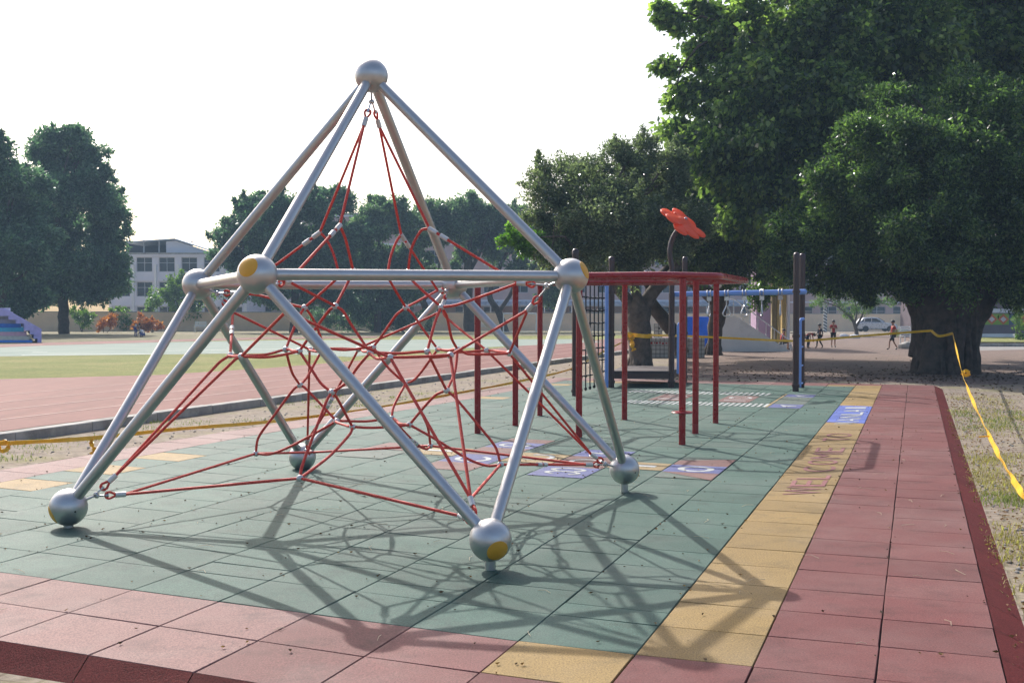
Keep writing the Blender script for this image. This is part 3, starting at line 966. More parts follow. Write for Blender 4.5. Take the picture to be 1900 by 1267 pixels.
for a_, b_, t in (('S_BR', 'T_BR', .0), ('C_BR', 'T_BR', .62), ('T_FR', 'BL_R', .45), ('W_BL_L', 'ML_BL', .55), ('W_BR_B', 'BU_B', .42)):
    if t:
        a, b = ND[a_], ND[b_]
        d = (b - a).normalized()
        m = a.lerp(b, t)
        if a_ == 'C_BR':
            m = at(767, 820, m.y)
        if a_ == 'W_BR_B':
            m = at(611, 749, m.y)
        for q in (-.045, .045):
            MB().tube([m + d * (q - .03), m + d * (q + .03)], .02, 14).build('crimp_sleeve', M['alu'], frame, smooth=True)

# ================================================================== RED OVERHEAD BARS
mc = sw(15.62, -4.19)
mb_root = thing('monkey_bars', 'dark red square overhead climbing ring standing on eight red posts', 'monkey bars', (mc.x, mc.y, 0))
RP = [onpad(*q)[:2] for q in ((886.5, 804), (956.5, 789.5), (1002, 771), (1074.5, 811), (1159, 778), (1266, 824), (1290.5, 803.5), (1328, 784))]
ZT = 2.10
for i, (x, y) in enumerate(RP):
    mb = MB()
    prof = []
    n = 32
    # fluted round post
    for k in range(n):
        a = 2 * math.pi * k / n
        r = 0.042 * (0.86 if k % 4 == 0 else 1.0)
        prof.append((x + r * math.cos(a), y + r * math.sin(a)))
    mb.prism(prof, -0.02, ZT - .04)
    p = mb.build('post', M['redpaint'], mb_root)
    if i == 5:
        MB().lathe([(.04, .395), (.125, .395), (.135, .405), (.125, .415), (.04, .415)], 28, Matrix.Translation((x, y, 0))).build('step_disc', M['redpaint'], p, smooth=True)


def oct_ring(hs, hw, ch):
    c = [(-hs, -hw + ch), (-hs, hw - ch), (-hs + ch, hw), (hs - ch, hw), (hs, hw - ch), (hs, -hw + ch), (hs - ch, -hw), (-hs + ch, -hw)]
    return [mc + SD * a + WD * b for a, b in c]


def rail(poly, z, r, name):
    P = [Vector((p.x, p.y, z)) for p in poly]
    pts = []
    n = len(P)
    for i in range(n):
        a, b, c = P[i - 1], P[i], P[(i + 1) % n]
        d1, d2 = (a - b).normalized(), (c - b).normalized()
        q = 0.09
        pts += [b + d1 * q, b + (d1 + d2) * q * .22, b + d2 * q]
    return MB().tube(pts, r, 14, closed=True).build(name, M['redpaint'], mb_root, smooth=True)


outer, inner = oct_ring(1.86, 1.86, 0.62), oct_ring(1.08, 1.08, 0.36)
rail(outer, ZT, .040, 'outer_rail')
rail(inner, ZT, .040, 'inner_rail')
for i in range(8):
    a, b = outer[i], outer[(i + 1) % 8]
    c, d = inner[i], inner[(i + 1) % 8]
    m_ = 3 if (b - a).length > 1.2 else 1
    for k in range(m_ + 1):
        t = (k + .0) / (m_ + 1)
        p, q = a.lerp(b, t), c.lerp(d, t)
        p, q = Vector((p.x, p.y, ZT)), Vector((q.x, q.y, ZT))
        MB().tube([p, q], .018, 10).build('rung', M['redpaint'], mb_root, smooth=True)

# ================================================================== BROWN PLAY STRUCTURE
ps = sw(24.6, -4.5)
play = thing('play_structure', 'brown post play structure with black rope net, low deck, flower and blue ring beam', 'play equipment', (ps.x, ps.y, 0))
BP = {'net_post': (1.24, 22.33, 2.82), 'mid_post': (2.17, 24.87, 2.79), 'flower': (3.48, 24.86, 2.05), 'rear_a': (4.05, 26.76, 2.88), 'rear_b': (2.70, 27.42, 2.0),
      'end_a': (5.89, 23.64, 2.82), 'end_b': (6.31, 24.82, 2.86)}
PR = 0.064


def fluted(x, y, z0, z1, r, name='post'):
    pts = []
    n = 36
    for k in range(n):
        a = 2 * math.pi * k / n
        rr = r * (0.88 if k % 6 == 0 else 1.0)
        pts.append((x + rr * math.cos(a), y + rr * math.sin(a)))
    return MB().prism(pts, z0, z1).build(name, M['brown'], play)


for nme, (x, y, z) in BP.items():
    p = fluted(x, y, -0.02, z, PR)
    if nme not in ('flower', 'rear_b'):
        MB().lathe([(PR * 1.06, z - .06), (PR * 1.08, z), (PR * .95, z + .03), (PR * .6, z + .055), (1e-4, z + .065)], 24, Matrix.Translation((x, y, 0))).build('post_cap', M['brown'], p, smooth=True)
    for zc in (0.12, 1.15, 2.07) if nme != 'net_post' else (0.1, 2.1):
        if zc < z:
            MB().lathe([(PR, zc - .03), (PR * 1.22, zc - .03), (PR * 1.28, zc), (PR * 1.22, zc + .03), (PR, zc + .03)], 24, Matrix.Translation((x, y, 0))).build('collar', M['brown'], p, smooth=True)
# flower stem and flower
fx, fy = 3.48, 24.86
fc = at(1268, 411, 24.75)
stem = [(fx, fy, 2.0), (fx, fy, 2.6), at(1242.5, 470, 24.86), at(1245, 450, 24.86), at(1252, 434, 24.83), at(1264, 419, 24.78)]
MB().tube(smooth_path(stem, 5), .056, 16).build('flower_stem', M['brown'], play, smooth=True)
nrm = Vector((0.50, -0.40, 0.77)).normalized()
MQ = Matrix.Translation(fc) @ nrm.to_track_quat('Z', 'Y').to_matrix().to_4x4()
fl = MB().lathe([(.16, -.03), (.17, .03), (.1, .07), (1e-4, .075)], 24, MQ).build('flower', M['petal'], play, smooth=True)
e1 = nrm.cross(Vector((0, 1, 0))).normalized()
e2 = nrm.cross(e1).normalized()
for k in range(9):
    a = 2 * math.pi * (k + .3) / 9
    d = e1 * math.cos(a) + e2 * math.sin(a)
    Mx = Matrix((d, nrm.cross(d), nrm)).transposed()
    mb = MB()
    lift = 0.05 * math.sin(k * 2.1)
    for t, wd_ in ((0.17, .17), (.27, .21), (.38, .225), (.46, .19)):
        mb.ball(fc + d * t + nrm * (lift * t * 2 - .08 * t), (.12, wd_ * .95, .045), 14, k=8, M=Mx)
    o = mb.build('petal', M['petal'], fl, smooth=True)
    rm = o.modifiers.new('Remesh', 'REMESH')
    rm.mode = 'VOXEL'
    rm.voxel_size = 0.02
    rm.use_smooth_shade = True
    sm = o.modifiers.new('Smooth', 'SMOOTH')
    sm.iterations = 2
MB().lathe([(.035, .07), (.035, .1), (.02, .115), (1e-4, .118)], 16, Matrix.Translation(fc) @ nrm.to_track_quat('Z', 'Y').to_matrix().to_4x4()).build('bolt', M['steel'], fl, smooth=True)
# deck
A_, B_, C_, D_ = Vector((2.17, 24.87, 0)), Vector((3.48, 24.86, 0)), Vector((4.05, 26.76, 0)), Vector((2.70, 27.42, 0))
mb = MB()
mb.slab([Vector((p.x, p.y, .31)) for p in (A_, B_, C_, D_)], (0, 0, .05))
dk = mb.build('deck', M['deck'], play, bevel=.01)
rim = MB()
for p, q in ((A_, B_), (B_, C_), (C_, D_), (D_, A_)):
    m_, d = (p + q) / 2, (q - p)
    rim.box((m_.x, m_.y, .25), (d.length - .12, .05, .118), Matrix.Rotation(math.atan2(d.y, d.x), 3, 'Z'))
rim.build('deck_rim', M['brown'], dk)
# blue pole beside the middle post, holding the net
bx = Vector((2.17, 24.87, 0)) + Vector((-.11, -.06, 0))
MB().tube([(bx.x, bx.y, -.02), (bx.x, bx.y, 2.3)], .042, 16).build('net_pole', M['bluepaint'], play, smooth=True)
# rope net between two posts
na, nb = Vector((1.24 + .07, 22.33 + .1, 0)), Vector((bx.x - .05, bx.y - .04, 0))
net = MB()
knots = MB()
for k in range(6):
    p = na.lerp(nb, (k + .6) / 6.2)
    net.tube([(p.x, p.y, .06), (p.x, p.y, 2.22)], .014, 8)
    net.ball((p.x, p.y, .09), (.03, .03, .04), 10, k=6)
for r_ in range(8):
    z = .35 + .265 * r_
    row = [(p.x, p.y, z + .01 * math.sin(t * 9 + r_)) for t, p in ((t, na.lerp(nb, t)) for t in np.linspace(0.02, 1, 9))]
    net.tube(row, .014, 8)
    for k in range(6):
        p = na.lerp(nb, (k + .6) / 6.2)
        knots.ball((p.x, p.y, z), (.034, .034, .024), 10, k=6)
o = net.build('climbing_net', M['black'], play, smooth=True)
knots.build('net_knots', M['black'], o, smooth=True)
MB().tube([(na.x, na.y, 2.22), (nb.x, nb.y, 2.22)], .03, 12).build('net_rail', M['bluepaint'], play, smooth=True)
# blue beam with hanging rings
b0, b1 = at(1250, 545.5, 24.95), at(1492, 540.5, 24.2)
MB().tube([b0, b1], .058, 18).build('beam', M['bluepaint'], play, smooth=True)
MB().ball(b1, .06, 16, k=10).build('beam_end', M['bluepaint'], play, smooth=True)
for k, (px, tw) in enumerate(((1317, .5), (1350, 1.4), (1383, 1.1), (1415, .05), (1449, .35))):
    t = (px - 1250) / 242
    p = b0.lerp(b1, t)
    bd = (b1 - b0).normalized()
    mb = MB()
    for s_ in (-.035, .035):
        ring_p = [p + bd * s_ + Vector((-bd.y, bd.x, 0)) * (.072 * math.cos(a)) + Vector((0, 0, .072 * math.sin(a))) for a in np.linspace(0, 2 * math.pi, 15)[:-1]]
        mb.tube(ring_p, .013, 6, closed=True)
    mb.box(p + Vector((0, 0, -.115)), (.09, .06, .09))
    hd = mb.build('ring_bracket', M['steel'], play, smooth=False)
    ch = MB()
    for q in range(4):
        ch.ball(p + Vector((0, 0, -.18 - .028 * q)), (.014, .014, .022), 8, k=6)
    ch.build('chain', M['steel'], hd, smooth=True)
    dd = Vector((math.sin(tw), 0.0, 0)) + Vector((0, math.cos(tw), 0))
    zt = p + Vector((0, 0, -.27))
    tri = [zt, zt + dd * .03 + Vector((0, 0, -.05)), zt + dd * .085 + Vector((0, 0, -.165)), zt + dd * .06 + Vector((0, 0, -.215)), zt + Vector((0, 0, -.225)), zt - dd * .06 + Vector((0, 0, -.215)), zt - dd * .085 + Vector((0, 0, -.165)), zt - dd * .03 + Vector((0, 0, -.05))]
    MB().tube(smooth_path(tri, 3, True), .014, 8, closed=True).build('ring_handle', M['steel'], hd, smooth=True)
# blue grab poles
for (x, y, za, zb_) in ((3.62, 24.82, .3, 1.4), (6.08, 24.05, .06, 1.5)):
    MB().tube([(x, y, za), (x, y, zb_ - .06), (x + .02, y + .02, zb_ - .01), (x + .09, y + .1, zb_)], .032, 12).build('grab_pole', M['bluepaint'], play, smooth=True)
pg = MB()
for z in (.12, .5, .9):
    pg.tube([(6.08, 24.05, z), (6.25, 24.5, z)], .018, 8)
pg.build('ladder_rungs', M['bluepaint'], play, smooth=True)
# ================================================================== TREES AND PLANTS
def leaf_mesh(name, mat, parent, clumps, per, rad, size, droop=0.25, flat=0.5, outw=0.5, centre=None, wid=0.45, jit=0.35, seed=1):
    """many small leaf-shaped faces gathered in clumps"""
    rng = np.random.default_rng(seed)
    if isinstance(clumps, tuple):
        C, S = clumps
    else:
        C = np.asarray(clumps, float)
        S = np.ones(len(C))
    reps = np.maximum(3, (per * np.clip(S * 1.15, .22, 1)).astype(int))
    n = int(reps.sum())
    c = np.repeat(C, reps, 0)
    off = rng.normal(0, 1, (n, 3))
    off /= np.linalg.norm(off, axis=1)[:, None] + 1e-9
    off *= (rng.random(n) ** 0.45)[:, None] * np.repeat(rad * S * rng.uniform(.7, 1.3, len(C)), reps)[:, None]
    off[:, 2] *= 0.75
    p = c + off
    ctr = np.asarray(centre if centre is not None else C.mean(0))
    o = p - ctr
    o /= np.linalg.norm(o, axis=1)[:, None] + 1e-9
    ax = rng.normal(0, 1, (n, 3)) * 0.8 + o * outw + off / rad * 0.6
    ax[:, 2] -= droop
    ax /= np.linalg.norm(ax, axis=1)[:, None] + 1e-9
    up = rng.normal(0, 1, (n, 3)) * (1 - flat)
    up[:, 2] += flat * 1.4
    sd = np.cross(ax, up)
    sd /= np.linalg.norm(sd, axis=1)[:, None] + 1e-9
    nm = np.cross(sd, ax)
    L = size * rng.uniform(1 - jit, 1 + jit, n)[:, None]
    Wd = L * wid
    v = np.empty((n, 4, 3))
    v[:, 0] = p
    v[:, 1] = p + ax * L * 0.42 + sd * Wd * 0.5 + nm * L * 0.08
    v[:, 2] = p + ax * L
    v[:, 3] = p + ax * L * 0.42 - sd * Wd * 0.5 + nm * L * 0.08
    if parent is not None:
        inv = parent_world(parent).inverted()
        v = v.reshape(-1, 3) + np.array(inv.translation)
    me = bpy.data.meshes.new(name)
    me.vertices.add(n * 4)
    me.loops.add(n * 4)
    me.polygons.add(n)
    me.vertices.foreach_set('co', v.reshape(-1).astype(np.float32))
    me.loops.foreach_set('vertex_index', np.arange(n * 4, dtype=np.int32))
    me.polygons.foreach_set('loop_start', np.arange(0, n * 4, 4, dtype=np.int32))
    me.polygons.foreach_set('loop_total', np.full(n, 4, dtype=np.int32))
    me.materials.append(mat)
    me.update(calc_edges=True)
    o_ = bpy.data.objects.new(name, me)
    COL.objects.link(o_)
    o_.parent = parent
    return o_


def lobes_px(spec):
    """(px, py, distance, radius px[, flattening]) -> centre and radii in metres"""
    out = []
    for q in spec:
        c = at(q[0], q[1], q[2])
        r = q[3] * q[2] / F_PX
        out.append((c, (r, r * 1.0, r * (q[4] if len(q) > 4 else 0.85))))
    return out


def sample_lobes(lobes, dens, rng, shell=0.45):
    """every lobe is broken up into boughs with gaps between them, and thin sprays stand out of the outline;
    returns clump centres and the relative size of each clump"""
    pts, scl = [], []
    for c, r in lobes:
        c = np.array(c)
        r = np.array(r)
        n = max(6, int(dens * (r[0] * r[1] * r[2]) ** (2 / 3)))
        m = 15
        d = rng.normal(0, 1, (m, 3))
        d /= np.linalg.norm(d, axis=1)[:, None]
        sub = c + d * r * rng.uniform(.38, 1.0, m)[:, None]
        sr = rng.uniform(.16, .42, m)
        k = rng.integers(0, m, n)
        e = rng.normal(0, 1, (n, 3))
        e /= np.linalg.norm(e, axis=1)[:, None]
        rad = rng.random(n) ** .5
        p = sub[k] + e * r * (sr[k] * rad)[:, None]
        pts.append(p)
        scl.append(rng.uniform(.6, 1.1, n))
        # sprays: short leafy shoots reaching outwards and up
        ns = max(3, int(n * .055))
        for _ in range(ns):
            q = rng.normal(0, 1, 3) + np.array([0, 0, .5])
            q /= np.linalg.norm(q)
            g_ = q + rng.normal(0, .35, 3) + np.array([0, 0, .35])
            g_ /= np.linalg.norm(g_)
            L = rng.uniform(.25, .55) * r[0] ** .5
            st = c + q * r * rng.uniform(.75, 1.0)
            t = np.linspace(0, 1, 6)[:, None]
            pts.append(st + g_ * L * t)
            scl.append(np.linspace(.5, .18, 6))
        # a little foliage inside
        w = int(n * .2)
        f = rng.normal(0, 1, (w, 3))
        f /= np.linalg.norm(f, axis=1)[:, None]
        pts.append(c + f * r * (rng.random(w) ** .5 * .6)[:, None])
        scl.append(np.full(w, 1.0))
    return np.concatenate(pts), np.concatenate(scl)


def limb(mb, a, b, r0, r1, rng, bend=0.12, seg=7):
    a, b = Vector(a), Vector(b)
    L = (b - a).length
    pts, rs = [], []
    o1 = Vector(rng.normal(0, 1, 3)) * L * bend
    for i in range(seg + 1):
        t = i / seg
        p = a.lerp(b, t) + o1 * math.sin(math.pi * t) + Vector((0, 0, L * .06 * math.sin(math.pi * t)))
        if 0 < i < seg:
            p += Vector(rng.normal(0, 1, 3)) * L * .012
        pts.append(p)
        rs.append(r0 + (r1 - r0) * t ** 0.8)
    mb.tube(pts, rs, 9)
    return pts


def tree(name, label, group, base, trunk_pts, lobes, leafm, barkm, dens, per, rad, size, seed, droop=.25, flat=.5, wid=.45, fine=True, twigs=40, roots=0, twig_r=.018, cat='tree', shell=.45):
    rng = np.random.default_rng(seed)
    root = thing(name, label, cat, base, group)
    mb = MB()
    ends = []
    for pts in trunk_pts:
        P = smooth_path([q[0] for q in pts], 4)
        rr = [q[1] for q in pts]
        rs = []
        for i in range(len(P)):
            t = i / (len(P) - 1) * (len(rr) - 1)
            k = min(int(t), len(rr) - 2)
            rs.append(rr[k] + (rr[k + 1] - rr[k]) * (t - k))
        P = [p + Vector(rng.normal(0, 1, 3)) * rs[i] * .06 for i, p in enumerate(P)]
        mb.tube(P, rs, 14)
        ends.append((P[-1], rs[-1]))
        if len(P) > 5:
            ends.append((P[len(P) * 2 // 3], rs[len(P) * 2 // 3] * .7))
    tr = None
    for c, r in lobes:
        e, er = min(ends, key=lambda q: (q[0] - c).length)
        limb(mb, e, c, min(er * .8, .05 + .05 * (e - c).length ** .5), twig_r * 1.6, rng)
    clumps = sample_lobes(lobes, dens, rng, shell)
    cs = [np.array(c) for c, r in lobes]
    for k in rng.choice(len(clumps[0]), min(twigs, len(clumps[0])), replace=False):
        p = clumps[0][k]
        c = min(cs, key=lambda q: np.linalg.norm(q - p))
        limb(mb, c, p, twig_r * 1.2, twig_r * .4, rng, .08, 4)
    b = Vector(base)
    for k in range(roots):
        a = 2 * math.pi * k / roots + rng.uniform(-.3, .3)
        r0 = trunk_pts[0][0][1]
        d = Vector((math.cos(a), math.sin(a), 0))
        L = r0 * rng.uniform(1.02, 1.45)
        mb.tube(smooth_path([b + d * r0 * .45 + Vector((0, 0, r0 * 1.3)), b + d * r0 * .85 + Vector((0, 0, r0 * .45)), b + d * L * .75 + Vector((0, 0, .06)), b + d * L + Vector((0, 0, -.06))], 4),
                [r0 * .34 * (1 - .055 * q) for q in range(13)], 8)
    if roots > 10:
        # hanging roots grown together down the trunk
        for k in range(34):
            a = rng.uniform(0, 2 * math.pi)
            p0 = None
            pts_, zt_ = [], rng.uniform(1.6, 3.6)
            for i in range(9):
                t = i / 8
                z = zt_ * (1 - t) - .1
                r_ = trunk_pts[0][0][1] * (1.0 + .38 * max(0, z - 1.6) / 2 + .25 * max(0, .5 - z)) * rng.uniform(.97, 1.08)
                a += rng.normal(0, .05)
                pts_.append(Vector((b.x + .12 + r_ * math.cos(a), b.y + r_ * math.sin(a), b.z + z)))
            q_ = rng.uniform(.035, .10)
            mb.tube(smooth_path(pts_, 3), [q_ * (1 + .5 * i / 24) for i in range(25)], 7)
    mb.build('trunk', barkm, root, smooth=True)
    leaf_mesh('crown', leafm, root, clumps, per, rad, size, droop, flat, .5, np.mean(cs, 0), wid, seed=seed)
    return root


LM_FINE = leafmat('fine_dark_leaf', (0.064, 0.105, 0.055), (0.20, 0.28, 0.11), .48, .22)
LM_FIG = leafmat('heart_leaf', (0.105, 0.150, 0.070), (0.36, 0.44, 0.17), .58, .24)
LM_GREY = leafmat('grey_green_leaf', (0.112, 0.142, 0.088), (0.26, 0.31, 0.18), .5, .2, .6, (1.4, 1.6, 0.95))
LM_FAR = leafmat('far_leaf', (0.078, 0.135, 0.085), (0.18, 0.27, 0.17), .5, .4, .5, (1.2, 1.6, 1.0))
LM_FAR2 = leafmat('far_pale_leaf', (0.095, 0.15, 0.085), (0.22, 0.30, 0.17), .5, .4, .5, (1.3, 1.65, 1.0))
LM_LIGHT = leafmat('light_leaf', (0.10, 0.17, 0.035), (0.21, 0.30, 0.07), .40, .45)
LM_ORANGE = leafmat('orange_leaf', (0.42, 0.12, 0.04), (0.62, 0.25, 0.09), .3, .5)
LM_PALM = leafmat('palm_leaf', (0.06, 0.11, 0.03), (0.13, 0.20, 0.05), .35, .4)


def V3(px, py, Y):
    return at(px, py, Y)


# the big banyan on the right
gb = onto(1750, 691, -0.08)
YB = gb.y
tree('banyan_tree', 'huge dark fine-leaved tree on a thick rooted trunk at the right', None, gb,
     [[((gb.x, gb.y, -.15), .74), (V3(1755, 650, YB), .68), (V3(1760, 600, YB), .72), (V3(1765, 545, YB), .88), (V3(1775, 480, YB), .7)],
      [(V3(1725, 690, YB - .3) - Vector((0, 0, .1)), .36), (V3(1735, 640, YB - .4), .33), (V3(1745, 590, YB - .3), .36), (V3(1690, 530, YB), .32), (V3(1640, 470, YB - .5), .2)],
      [(V3(1795, 650, YB), .30), (V3(1805, 590, YB), .36), (V3(1840, 530, YB + .3), .34), (V3(1890, 470, YB), .2)],
      [(V3(1705, 660, YB + .8), .3), (V3(1712, 600, YB + .9), .32), (V3(1690, 545, YB + 1), .3), (V3(1600, 490, YB + 1), .16)],
      [(V3(1780, 520, YB), .5), (V3(1760, 400, YB), .3), (V3(1740, 300, YB - .5), .14)]],
     lobes_px([(1530, 440, 32, 75), (1570, 490, 32.5, 70), (1480, 430, 33, 55), (1640, 340, 30.5, 95), (1595, 245, 31, 48), (1560, 330, 31, 60), (1680, 260, 30, 70), (1740, 230, 31.5, 60), (1760, 300, 30, 105), (1860, 330, 30, 105), (1800, 180, 32, 60), (1890, 220, 31.5, 70), (1655, 185, 32, 40),
               (1660, 440, 31, 95), (1600, 520, 33, 48), (1730, 440, 29.5, 110), (1850, 460, 30, 110), (1500, 495, 33.5, 50), (1950, 400, 30.5, 150), (1880, 540, 32, 50), (1690, 520, 32, 50),
               (1980, 250, 31, 130), (1830, 230, 31, 80), (1960, 520, 34, 60), (2060, 350, 32, 150), (1450, 470, 33.5, 40),
               (1560, 400, 42, 100), (1680, 380, 44, 110), (1800, 370, 44, 110), (1920, 350, 44, 120), (1620, 300, 42, 110)]),
     LM_FINE, M['bark_dark'], 90, 74, .42, .12, 11, .1, .35, .42, twigs=130, roots=11, twig_r=.02, shell=.35)
# the heart-leaved tree above and behind it
gf = Vector((14.6, 38.5, -0.08))
tree('fig_tree', 'tall bright large-leaved tree rising above the dark tree at top right', None, gf,
     [[((gf.x, gf.y, -.2), .55), ((gf.x - .1, gf.y, 2.2), .5), (V3(1690, 420, 38), .42), (V3(1640, 260, 38), .3), (V3(1600, 90, 38), .16)],
      [(V3(1690, 420, 38), .3), (V3(1560, 320, 37.5), .2), (V3(1420, 240, 37), .1)],
      [(V3(1660, 330, 38), .25), (V3(1780, 160, 38), .17), (V3(1850, 20, 38), .1)],
      [(V3(1560, 320, 37.5), .16), (V3(1470, 170, 37.5), .11), (V3(1380, 60, 37.5), .06)]],
     lobes_px([(1345, 55, 38, 62), (1300, 175, 38, 52), (1285, 262, 37.5, 48), (1370, 150, 37, 95), (1350, 290, 37, 75), (1420, 350, 37, 80), (1440, 230, 36.5, 100), (1460, 40, 38, 110), (1390, 390, 37.5, 60),
               (1560, 60, 37.5, 120), (1690, 60, 37.5, 120), (1830, 70, 38, 120), (1560, 200, 36.5, 110), (1480, 400, 38, 70), (1660, 180, 38, 100), (1930, 60, 38, 110), (1520, 300, 37, 90),
               (1480, -90, 39, 120), (1650, -90, 39, 140), (1830, -80, 39, 140), (1980, 150, 39, 110), (1990, -40, 39, 130), (1700, -220, 40, 150), (1560, -200, 40, 100),
               (1232, 22, 38, 16), (1262, 48, 38, 16), (1240, 122, 38, 17), (1250, 190, 38, 20), (1248, 240, 37.6, 18), (1290, 100, 38, 28), (1310, 15, 38, 22), (1530, 150, 38.5, 85), (1830, 160, 38.5, 95), (1750, 140, 38.5, 85), (1600, 150, 38.5, 80), (1900, 200, 38, 80)]),
     LM_FIG, M['bark_dark'], 66, 34, .50, .215, 12, .75, .2, .62, twigs=170, twig_r=.018, shell=.40)
# the two grey-green trees behind the play structure
g1 = onto(1187, 683, -0.08)
Y1 = g1.y
tree('ficus_tree', 'grey-green tree with forking trunk tied with a yellow ribbon behind the low deck', 'trees behind the play structure', g1,
     [[((g1.x, g1.y, -.15), .36), (V3(1187, 640, Y1), .34), (V3(1184, 590, Y1), .36), (V3(1190, 560, Y1), .33)],
      [(V3(1182, 590, Y1), .22), (V3(1160, 552, Y1), .18), (V3(1120, 510, Y1), .15), (V3(1075, 460, Y1), .1)],
      [(V3(1190, 575, Y1), .24), (V3(1212, 540, Y1), .2), (V3(1250, 505, Y1), .16), (V3(1270, 460, Y1), .1)],
      [(V3(1186, 570, Y1), .17), (V3(1170, 500, Y1), .13), (V3(1150, 420, Y1), .08)]],
     lobes_px([(1025, 365, 34, 52), (1040, 430, 34, 62), (1100, 350, 34, 62), (1120, 430, 33, 75), (1180, 320, 35, 52), (1160, 400, 33.5, 75), (1210, 440, 34, 70), (1235, 340, 36, 65), (1090, 480, 34, 50), (1010, 320, 34.5, 28),
               (1145, 285, 35, 26), (1200, 268, 35, 24), (1025, 478, 33, 30), (1170, 490, 34, 45), (1245, 300, 36, 40), (1060, 310, 35, 26), (1270, 420, 35, 60), (1100, 305, 35, 26), (995, 405, 34, 26)]),
     LM_GREY, M['bark'], 120, 70, .36, .105, 13, .0, .3, .42, twigs=120, roots=6, twig_r=.014, shell=.45)
g2 = onto(1322, 658, -0.08)
Y2 = g2.y
tree('ficus_tree', 'dark leaning tree with two trunks beside the blue panel and white stair', 'trees behind the play structure', g2,
     [[((g2.x + .12, g2.y, -.15), .33), (V3(1326, 630, Y2), .27), (V3(1331, 585, Y2), .34), (V3(1337, 540, Y2), .38)],
      [(V3(1330, 560, Y2), .3), (V3(1290, 525, Y2), .26), (V3(1240, 510, Y2), .16)],
      [(V3(1265, 655, Y2 - 6), .26), (V3(1252, 620, Y2 - 6), .25), (V3(1226, 585, Y2 - 6), .24), (V3(1205, 555, Y2 - 6), .2), (V3(1215, 520, Y2 - 4), .16), (V3(1260, 480, Y2 - 3), .12)],
      [(V3(1335, 550, Y2), .28), (V3(1380, 490, Y2), .18), (V3(1430, 430, Y2), .1)]],
     lobes_px([(1310, 440, 43, 75), (1360, 480, 43, 52), (1330, 360, 44, 80), (1400, 430, 43, 75), (1440, 490, 43, 40), (1280, 480, 42, 40), (1380, 350, 44, 70), (1440, 400, 44, 70), (1270, 380, 43, 50), (1410, 545, 44, 22), (1330, 505, 43, 28), (1470, 440, 44, 60),
               (1180, 400, 41, 90), (1290, 400, 41, 95), (1120, 430, 39, 60), (1400, 420, 41, 90), (1240, 370, 42, 70), (1190, 340, 42, 50), (1290, 330, 42, 60), (1360, 300, 41, 60)]),
     LM_FINE, M['bark_dark'], 80, 70, .50, .15, 14, .1, .3, .42, twigs=60, roots=8, twig_r=.02)
# leafy branch in the sun at the left edge of the grey-green tree
m1 = [o for o in bpy.data.objects if o.name.startswith('ficus_tree') and 'ribbon' in o['label']][0]
sl_ = lobes_px([(942, 446, 33, 13), (962, 440, 33, 20), (985, 450, 33, 24), (1005, 462, 33, 22), (968, 466, 33, 12)])
leaf_mesh('sunlit_branch', leafmat('sunlit_leaf', (0.09, 0.19, 0.03), (0.20, 0.34, 0.06), .45, .35), m1, sample_lobes(sl_, 110, np.random.default_rng(5), .4), 34, .2, .12, .2, .3, .5, None, .45, seed=5)
mbb = MB()
limb(mbb, V3(1060, 455, 33.5), V3(960, 448, 33), .05, .015, np.random.default_rng(3))
mbb.build('side_branch', M['bark'], m1, smooth=True)
